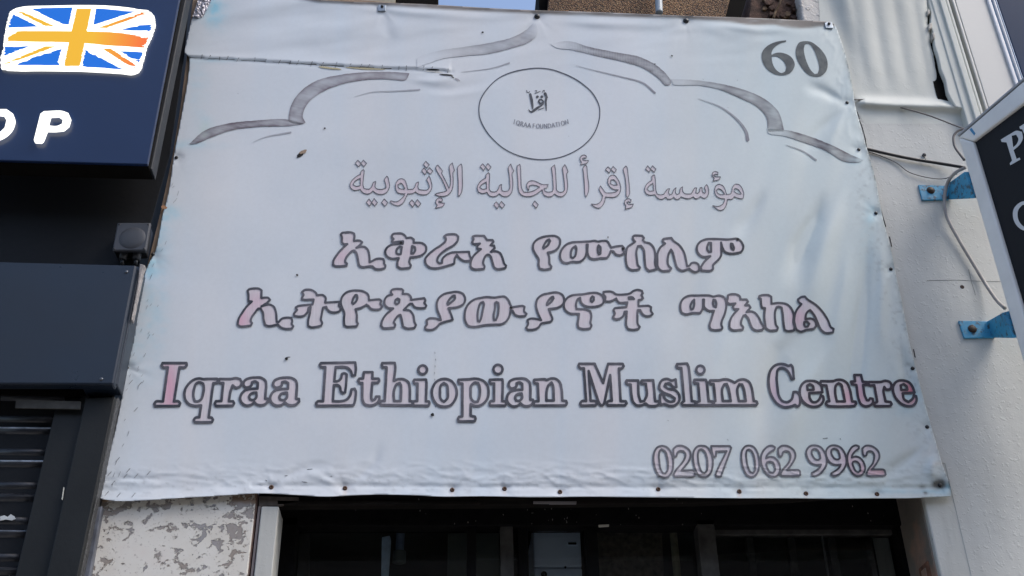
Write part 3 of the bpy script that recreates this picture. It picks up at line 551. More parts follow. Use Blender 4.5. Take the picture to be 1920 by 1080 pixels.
rr = random.Random(3)
for i in range(16):
    cx, cy = rr.uniform(1414, 1498), rr.uniform(-4, 32); n_ = 6; rad = rr.uniform(4, 9)
    prism('stone', [(cx+rad*math.cos(k*6.283/n_)*rr.uniform(.7, 1.2), cy+rad*.7*math.sin(k*6.283/n_)*rr.uniform(.7, 1.2)) for k in range(n_)], .05-rr.uniform(.004, .02), .03, m_rub if i % 4 else m_rub2, rub, .002)
tube('root', [at(1466, -12, .02), at(1462, 6, .02), at(1455, 20, .03), at(1450, 34, .03)], [.004]*25, m_rub2, rub)
prism('white_plaster_edge', [(1500, -50), (1545, -50), (1560, 60), (1512, 60), (1504, 36), (1502, 15), (1497, -8)], -.002, .2, stucco('rough_white', (.56, .54, .51), .2, 2.0, .5), rub, .006)
dp = empty('overflow_pipe', at(1236, 26, .02), 'short pale grey pipe hanging over the brown pebbledash', 'pipe')
tube('pipe', [at(1232, -50, .03), at(1235, 0, .03), at(1236, 25, .03)], .0125, simple('grey_pvc', (.34, .40, .45), .4, bstr=0, var=.08), dp, 20)

# ------------------------------------------------------------------ the banner's surface
def seg_d(X, Y, pts):
    return seg_dist(X, Y, np.array(pts, float), closed=False)
FOLDS = [ # polyline, half width px, height m (plus = towards the street)
 ([(1548,350),(1528,410),(1502,462),(1478,545)], 17, -.0062), ([(1585,330),(1566,400),(1545,460),(1520,560),(1500,640)], 22, .0056),
 ([(1632,410),(1624,500),(1615,600),(1607,680),(1590,770),(1570,850)], 15, -.0062), ([(1652,440),(1655,520),(1652,620),(1660,700)], 12, .0040),
 ([(1592,440),(1586,520),(1570,620),(1550,720)], 16, .0035), ([(1440,350),(1408,405),(1372,455)], 14, -.0025),
 ([(1520,600),(1465,660),(1425,780),(1400,850)], 24, -.0050), ([(1560,640),(1510,720),(1470,820),(1460,880)], 26, .0040),
 ([(1685,632),(1700,700),(1715,770)], 12, -.0045), ([(1735,835),(1690,870),(1640,905)], 12, -.0035), ([(1752,850),(1748,880),(1755,905)], 12, .004),
 ([(1400,560),(1340,680),(1300,800)], 30, .0025), ([(1330,480),(1290,560),(1240,660)], 26, -.002),
 ([(1590,196),(1545,172),(1500,155)], 10, -.003), ([(1588,198),(1540,240),(1490,300)], 12, -.0022), ([(1586,205),(1560,260),(1545,300)], 10, .002),
 ([(440,60),(560,28),(640,22)], 22, -.0022), ([(420,30),(520,5),(620,5)], 16, .0018), ([(716,22),(650,60),(560,95)], 20, .0025), ([(700,50),(600,90),(480,100)], 16, -.0018),
 ([(716,20),(730,70),(700,120)], 14, -.0015), ([(1007,34),(982,62),(960,84)], 7, -.0022), ([(1290,42),(1240,58),(1150,62)], 12, -.002), ([(1290,42),(1360,60),(1460,70)], 14, .002),
 ([(1040,40),(1150,46),(1260,44)], 10, .003), ([(1320,44),(1420,56),(1540,54)], 9, .0035), ([(620,12),(820,26),(990,36)], 9, .0030),
 ([(760,150),(820,152),(870,140)], 8, .0025), ([(770,165),(850,168),(930,150)], 10, -.0015), ([(800,185),(900,170),(960,150)], 9, .0012),
 ([(509,914),(560,880),(640,868)], 9, -.0016), ([(647,916),(700,870),(720,820)], 9, -.002), ([(647,916),(600,895),(560,885)], 7, .0016), ([(350,930),(480,915),(620,905)], 12, .0014),
 ([(190,900),(260,896),(340,898)], 5, -.0016), ([(350,108),(420,112),(480,114)], 5, .001)]
def hfield(X, Y, mask_far=True):
    X = np.asarray(X, float); Y = np.asarray(Y, float)
    h = .0045*(fbm(X/260, Y/340, 3, 2)-.5) + .0004*(fbm(X/80, Y/110, 5, 2)-.5)
    rgt = np.clip((X-1100)/500, 0, 1)
    u = X+.38*(Y-500)
    h = h + rgt*.0034*(fbm(u/48, Y/520, 8, 2)-.5)*2
    bot = np.exp(-((Y-905)/20)**2)
    h = h + bot*.0014*(fbm(X/26, (Y+.1*X)/9, 11, 3)-.5)*2*np.clip(.45+X/1900, 0, 1)
    rdg = lambda f: np.clip(1-np.abs(2*f-1)*2.2, 0, 1)**2
    b2 = np.exp(-((Y-897)/26)**2)*np.clip(.35+X/1700, 0, 1)
    h = h + b2*(.0016*rdg(fbm((X+1.6*Y)/60, (Y-.12*X)/14, 12, 2))+.0014*rdg(fbm((X-1.9*Y)/44, (Y+.1*X)/16, 13, 2)))
    edge = np.interp(Y, [45, 200, 420, 640, 930], [1570, 1604, 1658, 1705, 1783])-X
    h = h + np.exp(-(edge/40)**2)*.0012*rdg(fbm((X+.3*Y)/13, (Y-.5*X)/38, 14, 2))
    top = np.clip(1-(Y-20-.02*X)/110, 0, 1)
    h = h + top*.0022*(fbm((X+Y*2)/85, Y/26, 21, 2)-.5)*2
    for pts, w, am in FOLDS:
        xs = [p[0] for p in pts]; ys = [p[1] for p in pts]
        if X.size < 9: sel = np.ones(X.shape, bool)
        else: sel = (X > min(xs)-3*w) & (X < max(xs)+3*w) & (Y > min(ys)-3*w) & (Y < max(ys)+3*w)
        if not sel.any(): continue
        d = seg_d(X[sel], Y[sel], pts)
        ax, ay = pts[0]; bx, by = pts[-1]; L2_ = (bx-ax)**2+(by-ay)**2
        tt = np.clip(((X[sel]-ax)*(bx-ax)+(Y[sel]-ay)*(by-ay))/L2_, 0, 1)
        tp = np.clip(tt/.42, 0, 1)*np.clip((1-tt)/.42, 0, 1); tp = tp*tp*(3-2*tp)
        d = d/(.55+.75*tt)
        h[sel] += (2.0 if pts[0][0] > 1380 else 1.3)*am*tp*np.exp(-(d/w)**2)
    for x, y, t in SCREWS+[(716, 18, 'c'), (1555, 50, 'c')]:
        r = np.hypot(X-x, (Y-y)*1.2); a = np.arctan2(Y-y, X-x)
        h = h - .0042*np.exp(-(r/11)**2) + .0016*(fbm(a*2.6+x, r*0+y, 15, 2)-.5)*2*np.exp(-r/30)*np.clip(r/9, 0, 1)*np.clip((3.1416-np.abs(a))/.5, 0, 1)
    # the upper strip overlaps the lower sheet along the stitched tear
    seam_y = np.interp(X, [345, 400, 480, 560, 660, 740, 800, 850], [106, 109, 113, 118, 124, 128, 129.5, 133])
    d = Y-seam_y
    lip = np.where((X < 846), np.exp(-np.abs(d+3)/9)*.0030*(d < 0), 0)
    gap = np.where((X < 850), -.0015*np.exp(-((d-2.5)/3.0)**2), 0)
    h = h + lip + gap
    ty_ = np.interp(X, [500, 600, 700, 820, 1000, 1200, 1400, 1560], [-15, 0, 4, 9, 19, 26, 33, 42])
    h = h + .0045*np.clip(1-(Y-ty_)/np.interp(X, [500, 640, 820, 1290, 1400, 1500, 1560], [3, 5, 8, 6, 14, 15, 8]), 0, 1)*(X > 520)*(X < 1566)
    hem = np.exp(-((Y-np.interp(X, [188, 400, 600, 1000, 1783], [934, 926, 925, 927, 928]))/5)**2)
    by_ = np.interp(X, [188, 400, 600, 1000, 1783], [936, 929, 928, 931, 932])
    up_ = np.clip((Y-(by_-17))/17, 0, 1.2)
    return np.maximum(h+.004, -.004) + .0055*up_**1.3 - .0016*np.exp(-((Y-by_+18)/4)**2)*(X > 470)
BASE = .012
def to_world(X, Y, lift=0.0):
    return at_arr(X, Y, -(BASE+hfield(X, Y)+lift))
def set_col(me, col):
    a = me.color_attributes.new('Col', 'FLOAT_COLOR', 'POINT')
    c = np.ones((len(me.vertices), 4), np.float32); c[:, :3] = col
    a.data.foreach_set('color', c.ravel())
def lerp(a, b, t):
    a = np.asarray(a, float); b = np.asarray(b, float); return a+(b-a)*np.asarray(t)[..., None]

m_print, n, p = mat_new('printed_vinyl')
at_ = n.nodes.new('ShaderNodeVertexColor'); at_.layer_name = 'Col'
f1 = noise(n, 90, 5, .7)
spk = ramp(n, noise(n, 260, 3, .6), [(0.69, (1, 1, 1)), (0.74, (.82, .82, .82))])
c0 = mixc(n, 1.0, at_.outputs['Color'], ramp(n, f1, [(.3, (.975, .975, .975)), (.7, (1.02, 1.02, 1.02))]), 'MULTIPLY')
c0 = mixc(n, .35, c0, mixc(n, 1.0, c0, spk, 'MULTIPLY'))
n.links.new(c0, p.inputs['Base Color']); p.inputs['Roughness'].default_value = .55; p.inputs['Specular IOR Level'].default_value = .16
bump(n, p, noise(n, 700, 2, .5), .06, .001)

C_BASE = np.array((.585, .628, .672))
def sheet_colour(X, Y):
    c = np.repeat(C_BASE[None], X.size, 0)
    # faded print bands run down the cloth, cool and warm
    v = fbm(X/58+.4*Y/900, Y/900, 31, 3)-.5
    c *= (1+.10*v[:, None]*np.array([-1.0, -.1, .55]))
    v = fbm(X/150, Y/120, 37, 3)-.5
    c *= (1+.16*v[:, None]*np.array([1.0, .7, .5]))
    g = np.clip((X-1150)/350, 0, 1)          # the right side has gone greyer green
    c *= lerp((1, 1, 1), (.97, 1.015, .955), g)
    def blot(x, y, rx, ry, col, k, sd, th=.35):
        nonlocal c
        w = np.exp(-((X-x)/rx)**2-((Y-y)/ry)**2)*(.35+1.3*np.clip(fbm(X/14, Y/10, sd, 3)-th, 0, 1))
        w = np.clip(w*k, 0, 1)[:, None]; c = c*(1-w)+np.array(col)*w
    cy = (.28, .58, .72)
    for x, y, rx, ry, k in [(400, 15, 22, 34, 1.1), (322, 400, 18, 14, .7), (300, 420, 20, 70, .45), (290, 560, 26, 120, .42), (282, 500, 12, 24, .8), (255, 650, 22, 60, .3), (385, 235, 14, 18, .35),
                            (345, 272, 60, 8, .5), (395, 114, 60, 5, .5), (370, 160, 20, 60, .25), (1770, 915, 14, 10, 1.3), (1735, 922, 60, 4, .7), (1632, 400, 10, 20, .6), (1626, 450, 12, 50, .2), (1600, 300, 16, 8, .35),
                            (1708, 745, 16, 20, .7), (1695, 770, 14, 10, .4), (1640, 920, 60, 10, .2)]:
        blot(x, y, rx, ry, cy, k, 41)
    blot(1762, 908, 12, 9, (.05, .06, .06), 2.2, 43, .3); blot(1728, 913, 7, 4, (.10, .11, .10), 1.6, 44); blot(1735, 924, 4, 3, (.1, .1, .1), 1.5, 45)
    blot(1760, 870, 16, 40, (.62, .58, .52), .5, 46); blot(1730, 925, 70, 12, (.55, .52, .45), .35, 47)
    blot(1745, 840, 40, 40, (.75, .74, .72), .5, 48)
    blot(385, 245, 12, 16, (.42, .58, .48), .45, 49); blot(250, 930, 40, 10, (.5, .46, .45), .3, 50)
    for x, y, t in SCREWS:
        if t == 'r': blot(x, y+5, 4, 8, (.50, .33, .24), .45, 52); blot(x, y, 14, 7, (.45, .42, .42), .22, 53)
    # shade of the top hem painted in grey-brown, and dirt along the edges
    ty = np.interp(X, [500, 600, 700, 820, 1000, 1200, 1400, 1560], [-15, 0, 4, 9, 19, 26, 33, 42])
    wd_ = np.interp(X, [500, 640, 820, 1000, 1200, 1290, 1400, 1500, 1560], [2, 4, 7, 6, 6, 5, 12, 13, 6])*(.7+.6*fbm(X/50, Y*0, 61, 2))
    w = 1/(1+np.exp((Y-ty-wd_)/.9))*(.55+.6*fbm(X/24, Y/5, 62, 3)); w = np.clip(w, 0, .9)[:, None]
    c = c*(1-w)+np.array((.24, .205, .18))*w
    t = np.clip((fbm(X/9, Y/6, 71, 3)-.62)*5, 0, 1)*np.clip(1-np.abs(Y-905)/40, 0, 1)*.20; c *= (1-t[:, None])
    # speckled dirt on the right side strip
    e = np.interp(Y, [45, 200, 420, 640, 930], [1570, 1604, 1658, 1705, 1783])-X
    t = np.clip((fbm(X/7.3+.3*Y/7, Y/6.1, 73, 3)-.60)*5, 0, 1)*np.exp(-(e/45)**2)*np.clip((Y-280)/60, 0, 1)*.22; c *= (1-t[:, None])
    t = np.exp(-e/3.5)*.35*fbm(X/5, Y/9, 75, 2); c *= (1-np.clip(t, 0, 1)[:, None])
    d = np.exp(-((X-815)/9)**2)*np.clip(1-np.abs(Y-700)/50, 0, 1)*.35*(Y < 765); c = c*(1-d[:, None])+np.array((.62, .60, .57))*d[:, None]
    return np.clip(c, .02, .9)

banner = empty('fabric_banner', at(985, 930, -.01), 'large faded white vinyl banner in Arabic, Amharic and English screwed over the shopfront', 'banner')
bl = smooth_loop(BANNER, 3, 60)
GX, GY = grid(180, 1792, -50, 946, 3)
d = sdf(GX, GY, [bl])
pts, faces, _ = contour(GX, GY, d)
me = mesh_pf('sheet', to_world(pts[:, 0], pts[:, 1]), faces)
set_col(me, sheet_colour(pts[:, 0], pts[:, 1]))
sheet = link_mesh('sheet', me, m_print, banner, smooth=True)
s_ = sheet.modifiers.new('thickness', 'SOLIDIFY'); s_.thickness = .0012; s_.offset = 0
# make the thickness lie behind the printed side whichever way the faces look
nrm_y = sum(pl.normal.y for pl in list(me.polygons)[:200])
s_.offset = -1 if nrm_y < 0 else 1

HOT = [(318, 730, 16, 60, 1.0), (448, 600, 22, 28, .85), (482, 565, 20, 18, .35), (640, 480, 16, 14, .45), (1495, 595, 18, 20, .5), (1708, 735, 16, 24, 1.0), (1612, 735, 22, 30, .6), (1590, 745, 20, 16, .5), (1452, 740, 26, 40, .35),
       (1615, 880, 24, 16, .45), (1650, 885, 22, 10, .45), (1590, 860, 16, 22, .3), (720, 355, 500, 40, .16), (830, 470, 60, 12, .2), (1510, 760, 24, 14, .35), (1376, 865, 20, 24, .12), (845, 380, 14, 10, .5), (1245, 865, 26, 20, .12)]
DARK = [(1640, 735, 130, 50, 1.0), (1370, 740, 300, 60, .35), (1520, 590, 60, 40, .7), (460, 590, 80, 50, .35), (1600, 865, 40, 40, .7), (1398, 850, 16, 30, .5), (1560, 865, 30, 30, .4), (1120, 740, 60, 60, .35), (320, 740, 60, 60, .3), (1380, 470, 30, 20, .4), (1300, 435, 70, 8, .3)]
def glow(X, Y, L):
    w = np.zeros(X.shape)
    for x, y, rx, ry, k in L: w += k*np.exp(-((X-x)/rx)**2-((Y-y)/ry)**2)
    return np.clip(w, 0, 1)
def fill_colour(X, Y):
    g = glow(X, Y, HOT)
    w = np.clip(.25+.9*fbm(X/22, Y/16, 81, 3), 0, 1)
    c = lerp((.555, .575, .605), (.590, .530, .570), w)
    c = c*(1-g[:, None])+lerp((.60, .36, .46), (.50, .17, .22), np.clip((X-1560)/120, 0, 1))*g[:, None]
    st = (fbm(X/1.6, Y/30, 83, 2)-.5)*.14      # vertical print streaks
    return np.clip(c*(1+st[:, None]), .02, .9)
def line_colour(X, Y, k=1.0):
    dk = glow(X, Y, DARK)
    f = np.clip(.55+1.5*(fbm(X/34, Y/26, 85, 3)-.5)-dk*.65, 0, 1)*k
    c = lerp((.045, .050, .065), (.135, .135, .160), f)
    c = lerp(c, np.array((.035, .022, .035))*np.ones_like(c), np.clip(dk*1.0-.35, 0, 1))
    return np.clip(c*(1+.25*(fbm(X/5, Y/4, 87, 2)-.5)[:, None]), .01, .9)
def glyph_loops(spec, x0, y0, k):
    if spec.startswith('@a'):
        sx, ox, oy, sh = [float(v) for v in spec[3:].split(',')]
        loops = parse(A_TPL)
        loops = [np.stack([L[:, 0]*sx+ox-sh*(560-L[:, 1]), L[:, 1]+oy], 1) for L in loops]
        loops = [np.stack([x0+L[:, 0]*k, y0+L[:, 1]*k], 1) for L in loops]
    else: loops = parse(spec, x0, y0, k)
    return [smooth_loop(L, 5) for L in loops]
def merge_parts(parts):
    V, Fc, C = [], [], []; o = 0
    for v, f, c in parts:
        V.append(v); C.append(c); Fc += [[i+o for i in q] for q in f]; o += len(v)
    return np.concatenate(V), Fc, np.concatenate(C)
def print_obj(name, parts, label=None):
    V, Fc, C = merge_parts(parts)
    me = mesh_pf(name, V, Fc); set_col(me, C)
    o = link_mesh(name, me, m_print, banner, smooth=True)
    if label: o['label'] = label
    return o
L1, L2 = .0012, .0020
for key, lab in (('arabic', 'thin outlined pink Arabic line'), ('amharic_upper', 'upper outlined Amharic line'), ('amharic_lower', 'lower outlined Amharic line'),
                 ('english', 'large outlined English line with a pink first letter'), ('phone', 'outlined telephone number')):
    hw, crops = GL[key]; parts = []; hw *= 1.04
    st = .5 if key == 'arabic' else .8
    allg = []
    for x0, y0, k, gl in crops:
        for spec in gl: allg.append(glyph_loops(spec, x0, y0, k))
    xs0 = min(L[:, 0].min() for g in allg for L in g)-6; xs1 = max(L[:, 0].max() for g in allg for L in g)+6
    ys0 = min(L[:, 1].min() for g in allg for L in g)-6; ys1 = max(L[:, 1].max() for g in allg for L in g)+6
    X, Y = grid(xs0, xs1, ys0, ys1, st)
    DF = np.full(X.shape, -9.0); DL = np.full(X.shape, -9.0)
    for g in allg:
        a = min(L[:, 0].min() for L in g)-5; b = max(L[:, 0].max() for L in g)+5; c = min(L[:, 1].min() for L in g)-5; e = max(L[:, 1].max() for L in g)+5
        i0 = max(0, int((c-Y[0, 0])/st)); i1 = int((e-Y[0, 0])/st)+2; j0 = max(0, int((a-X[0, 0])/st)); j1 = int((b-X[0, 0])/st)+2
        xx, yy = X[i0:i1, j0:j1], Y[i0:i1, j0:j1]
        dd = sdf(xx, yy, g)
        DF[i0:i1, j0:j1] = np.maximum(DF[i0:i1, j0:j1], dd)
        wob = hw*(1+.16*(fbm(xx/7, yy/7, 91, 2)-.5))
        DL[i0:i1, j0:j1] = np.maximum(DL[i0:i1, j0:j1], wob-np.abs(dd))
    if key == 'arabic':
        DL = DL-.10
    pts, faces, _ = contour(X, Y, DF)
    parts.append((to_world(pts[:, 0], pts[:, 1], L1), faces, fill_colour(pts[:, 0], pts[:, 1])))
    pts, faces, _ = contour(X, Y, DL)
    cc = line_colour(pts[:, 0], pts[:, 1])
    if key == 'arabic': cc = cc*1.05+.03
    if key == 'phone': cc = cc+.035*(1-glow(pts[:, 0], pts[:, 1], DARK))[:, None]
    parts.append((to_world(pts[:, 0], pts[:, 1], L2), faces, cc))
    print_obj('printed_lettering', parts, lab)

# house number
x0, y0, k, gl = SIXTY
loops = [smooth_loop(L, 5) for s in gl for L in parse(s, x0, y0, k)]
X, Y = grid(1422, 1558, 70, 150, .8)
pts, faces, _ = contour(X, Y, sdf(X, Y, loops))
w = np.clip(fbm(pts[:, 0]/12, pts[:, 1]/9, 95, 3)*1.3-.2, 0, 1)
print_obj('printed_number', [(to_world(pts[:, 0], pts[:, 1], L1), faces, lerp((.055, .068, .080), (.120, .140, .145), w))], 'grey number sixty')

# arch
parts = []
for s, ink, warm in ARCH:
    L = smooth_loop(parse(s)[0], 6, 70)
    X, Y = grid(L[:, 0].min()-3, L[:, 0].max()+3, L[:, 1].min()-3, L[:, 1].max()+3, 1.0)
    dd = sdf(X, Y, [L]) + .9*(fbm(X/5, Y/5, 97, 2)-.5)
    pts, faces, (de,) = contour(X, Y, dd, (dd,))
    x, y = pts[:, 0], pts[:, 1]
    tex = ink*(.58+.7*(fbm(x/22, y/14, 99, 3)-.5)+.22*(fbm((x+y)/30, (y-.25*x)/2.2, 96, 2)-.5)+.12*np.exp(-((de-2.2)/1.8)**2)+.16*np.sin(x*2.1+fbm(x/20, y/9, 98)*4)*(x > 1020)*np.clip((1330-x)/200, 0, 1))
    tex += .30*np.exp(-np.maximum(de, 0)/1.3)
    if x.min() > 700 and x.max() < 1020: tex *= np.clip((x-785)/130, .12, 1)*np.clip((1010-x)/14, 0, 1)*np.clip((y-40)/20, 0, 1)
    if 1000 < x.min() < 1100: tex *= np.clip((x-1034)/70, .05, 1)*np.clip((1262-x)/6+.3, 0, 1)
    if 1240 < x.min() < 1300: tex *= np.clip((x-1262)/90, .22, 1)*.9+.1
    if x.min() > 1400: tex *= np.clip((1620-x)/16, .2, 1)*np.clip((x-1445)/50, .35, 1)*1.05
    tex = np.clip(tex, 0, 1)
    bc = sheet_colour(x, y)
    inkc = lerp((.10, .095, .115), (.17, .130, .155), np.full(x.shape, warm))
    c = bc*(1-tex[:, None])+inkc*tex[:, None]
    parts.append((to_world(x, y, L1), faces, c))
for s, r0, r1 in THIN:
    C_ = np.array([tuple(v)[:2] for v in catmull([(*q, 0) for q in parse(s)[0]], 6)])
    X, Y = grid(C_[:, 0].min()-4, C_[:, 0].max()+4, C_[:, 1].min()-4, C_[:, 1].max()+4, .7)
    best = np.full(X.shape, -9.0); m = len(C_)
    for i, (cx, cy) in enumerate(C_):
        pass
    for i in range(m-1):
        ax, ay = C_[i]; bx, by = C_[i+1]; dx, dy = bx-ax, by-ay
        t = np.clip(((X-ax)*dx+(Y-ay)*dy)/(dx*dx+dy*dy+1e-9), 0, 1)
        r = (r0+(r1-r0)*(i+t)/(m-1))
        best = np.maximum(best, r-np.hypot(X-ax-t*dx, Y-ay-t*dy))
    pts, faces, _ = contour(X, Y, best)
    x, y = pts[:, 0], pts[:, 1]
    k_ = (x-C_[0, 0])/(C_[-1, 0]-C_[0, 0]+1e-6)
    k_ = np.clip(.30+.5*k_+.25*(fbm(x/9, y/9, 101, 2)-.5), 0, .85)*(1 if r1 > 1.55 else .7)
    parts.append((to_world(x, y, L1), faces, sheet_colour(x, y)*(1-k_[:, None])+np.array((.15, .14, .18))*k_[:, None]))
print_obj('printed_arch', parts, 'faded grey scalloped arch outline')

# round emblem
parts = []
C_ = smooth_loop(parse(CIRCLE, 840, 100, 340/1669)[0], 5, 80)
X, Y = grid(894, 1130, 124, 303, .7)
dd = seg_dist(X, Y, C_)
pts, faces, _ = contour(X, Y, .95+.25*(fbm(X/30, Y/30, 103, 1)-.5)-dd)
parts.append((to_world(pts[:, 0], pts[:, 1], L1), faces, np.tile((.075, .085, .115), (len(pts), 1))))
X, Y = grid(984, 1036, 160, 216, .4)
best = np.full(X.shape, -9.0)
for s in LOGO:
    q = [[float(v) for v in t.split(',')] for t in s.split()]
    q = [(960+a*.1296, 110+b*.1296, r*.1296) for a, b, r in q]
    for (ax, ay, ra), (bx, by, rb) in zip(q[:-1], q[1:]):
        dx, dy = bx-ax, by-ay; t = np.clip(((X-ax)*dx+(Y-ay)*dy)/(dx*dx+dy*dy+1e-9), 0, 1)
        best = np.maximum(best, ra+(rb-ra)*t-np.hypot(X-ax-t*dx, Y-ay-t*dy))
pts, faces, _ = contour(X, Y, best)
parts.append((to_world(pts[:, 0], pts[:, 1], L1), faces, lerp((.045, .05, .06), (.12, .13, .15), fbm(pts[:, 0]/4, pts[:, 1]/4, 105, 2))))
X, Y = grid(958, 1072, 218, 248, .4)
best = np.full(X.shape, -9.0)
txt = 'IQRAA FOUNDATION'
wdt = [4, 7, 6.2, 6.4, 6.4, 2.2, 5.6, 7, 6.4, 6.6, 6.6, 6.4, 6.0, 3.6, 7, 6.4]; tot = sum(wdt); pos = 0
for ch, wch in zip(txt, wdt):
    t = (pos+wch/2)/tot; pos += wch
    cx = 963+t*103; cy = 236+9*(1-(2*t-1)**2)-8.5; sl = -9*4*(2*t-1)/103*.95
    if ch == ' ': continue
    for s in FOUND[ch]:
        q = [tuple(float(v) for v in z.split(',')) for z in s.split()]
        q = [(cx+(a-2.8)*1.0+(-sl)*(b-4.5)*.6, cy+(b-4.5)*.85+sl*(a-2.8)) for a, b in q]
        for (ax, ay), (bx, by) in zip(q[:-1], q[1:]):
            dx, dy = bx-ax, by-ay; tt = np.clip(((X-ax)*dx+(Y-ay)*dy)/(dx*dx+dy*dy+1e-9), 0, 1)
            r = .62 if abs(dy) > abs(dx) else .38
            best = np.maximum(best, r-np.hypot(X-ax-tt*dx, Y-ay-tt*dy))
pts, faces, _ = contour(X, Y, best+.12*(fbm(X/2, Y/2, 107, 2)-.5))
parts.append((to_world(pts[:, 0], pts[:, 1], L1), faces, np.tile((.20, .21, .25), (len(pts), 1))))
print_obj('printed_emblem', parts, 'thin black circle with small Arabic mark')

# ---- screws, clips, stitches, holes
m_black = simple('black_plastic', (.012, .013, .015), .4, bstr=.05)
m_steel = simple('zinc_steel', (.30, .34, .38), .42, metal=.7, var=.3, vscale=60)
m_rust = simple('rusty_steel', (.085, .045, .028), .8, var=.5, vscale=200, bscale=400, bstr=.3)
m_hole = simple('dark_hole', (.008, .008, .009), .9, bstr=0)
def pos_on(x, y, lift=0.0):
    return Vector(to_world(np.array([float(x)]), np.array([float(y)]), lift)[0])
for x, y, t in SCREWS:
    q = pos_on(x, y)
    if t == 'b': o = lathe('screw_cap', q, [(.0095, -.004), (.0095, .004), (.007, .008), (.003, .0095), (.0002, .0098)], m_black, banner)
    elif t == 's': o = lathe('screw', q, [(.0052, -.004), (.0052, .003), (.0035, .0048), (.0003, .005)], m_black, banner, 16)
    elif t == 't': o = lathe('screw', q, [(.003, -.004), (.003, .0025), (.0003, .003)], m_black, banner, 12)
    else:
        o = lathe('screw', q, [(.0058, -.004), (.0058, .0026), (.0044, .0042), (.0022, .0044), (.0016, .0022), (.0002, .0020)], m_rust, banner, 16)
for x, y, w, hh in ((716, 17, 17, 17), (1553, 49, 17, 13)):
    q = pos_on(x, y)
    k = .0072*w/8.5*.9
    cl = prism_w('clip_plate', [(q.x-k, q.y-.006, q.z-k*1.1), (q.x+k, q.y-.006, q.z-k*1.1), (q.x+k*1.05, q.y-.006, q.z+k*1.1), (q.x-k*.95, q.y-.006, q.z+k*1.1)], (0, .01, 0), m_steel, banner, .0015)
    lathe('screw', (q.x+.001, q.y-.006, q.z+.004), [(.0048, -.002), (.0048, .004), (.003, .006), (.0003, .006)], m_black, banner, 16)
bm = bmesh.new()
def stroke3(pl, r):
    tube_bm(bm, [pos_on(x, y, .0014) for x, y in pl], r, 5)
seam = lambda x: float(np.interp(x, [345, 400, 480, 560, 660, 740, 800, 850], [106, 109, 113, 118, 124, 128, 129.5, 133]))
xs = [356+9*i for i in range(43)]
tube_bm(bm, [pos_on(x, seam(x)+.9+.5*math.sin(x*.21), .0006) for x in xs], [.0006+.0006*(x > 540)+.0003*math.sin(x*.13) for x in xs], 5)  # dark line paints the shade in the gap along the seam
x = 378
while x < 852:
    y = seam(x); a = rnd.uniform(-.3, .9); stroke3([(x-1-a*2, y+rnd.uniform(2, 5)), (x, y), (x+1+a*3, y-rnd.uniform(3, 7))], .0007); x += rnd.choice((14, 20, 26, 32))
me = bpy.data.meshes.new('seam_gap_and_stitches'); bm.to_mesh(me); bm.free()
link_mesh('seam_gap_and_stitches', me, simple('seam_gap_and_thread', (.05, .055, .055), .8, bstr=0), banner, smooth=True)
# torn edge: dirt, opened holes
def blob(name, x, y, rx, ry, mat, seed, ang=0, lift=.0016, jag=.35, st=.5):
    X, Y = grid(x-rx*1.7-2, x+rx*1.7+2, y-ry*1.7-2, y+ry*1.7+2, st)
    c, s = math.cos(ang), math.sin(ang)
    u = ((X-x)*c+(Y-y)*s)/rx; v = (-(X-x)*s+(Y-y)*c)/ry
    Fd = 1-np.hypot(u, v)+jag*(fbm(X/(rx*.7+.5), Y/(ry*.7+.5), seed, 2)-.5)*2
    pts, faces, _ = contour(X, Y, Fd)
    if not faces: return None
    me = mesh_pf(name, to_world(pts[:, 0], pts[:, 1], lift), faces)
    return link_mesh(name, me, mat, banner)
m_frayd = simple('frayed_backing', (.40, .36, .24), .9, var=.3, vscale=300)
m_frayl = simple('frayed_white', (.62, .62, .60), .8, var=.1, vscale=300)
blob('torn_hole', 813, 130.6, 13, 1.3, m_hole, 3, .04); blob('torn_hole', 838, 140.3, 13, 1.4, m_hole, 4, .07); blob('torn_hole', 849, 144.5, 3, 1.0, m_hole, 5, .6)
blob('frayed_edge', 620, 127.5, 22, 1.9, m_frayd, 6, .1); blob('frayed_edge', 690, 128.5, 34, 1.8, m_frayd, 7, .05); blob('frayed_edge', 812, 134, 18, 1.5, m_frayl, 9, .1, .0012)
blob('frayed_edge', 858, 149, 6, 1.3, simple('frayed_grey', (.35, .34, .38), .9), 10, .5)
for i, (x, y, rx, ry, a) in enumerate([(537, 672.5, 3.0, 2.6, 0), (541, 669.6, 4, .8, -.05), (811, 777.5, 3.1, 3.1, 0), (557, 515.5, 2.1, 1.8, 0), (609, 240.3, 1.9, 1.4, 0), (905, 60.5, 2.0, 1.3, 0), (1260, 104.5, 2, 1.2, .3), (752, 455, 2.4, 2.2, 0), (1168, 466, 2.6, 2.4, 0), (1383, 449, 2.4, 2.4, 0), (958, 577, 2.6, 2.2, 0), (903, 249, 0, 0, 0), (1228, 120, 1.4, 1, 0), (1140, 445, .9, 2.0, 0)]):
    if rx: blob('nail_hole', x, y, rx, ry, m_hole, 20+i, a, .0028, .2, .4)
blob('torn_flap', 563, 290, 7, 3.2, m_hole, 40, -.55); blob('torn_flap', 569, 284.5, 8, 3.0, simple('brown_flap', (.30, .22, .16), .85), 41, -.45, .0024)
blob('torn_edge', 308, 389, 5, 3.5, simple('exposed_wood', (.33, .17, .09), .85), 42, .3, .0006)
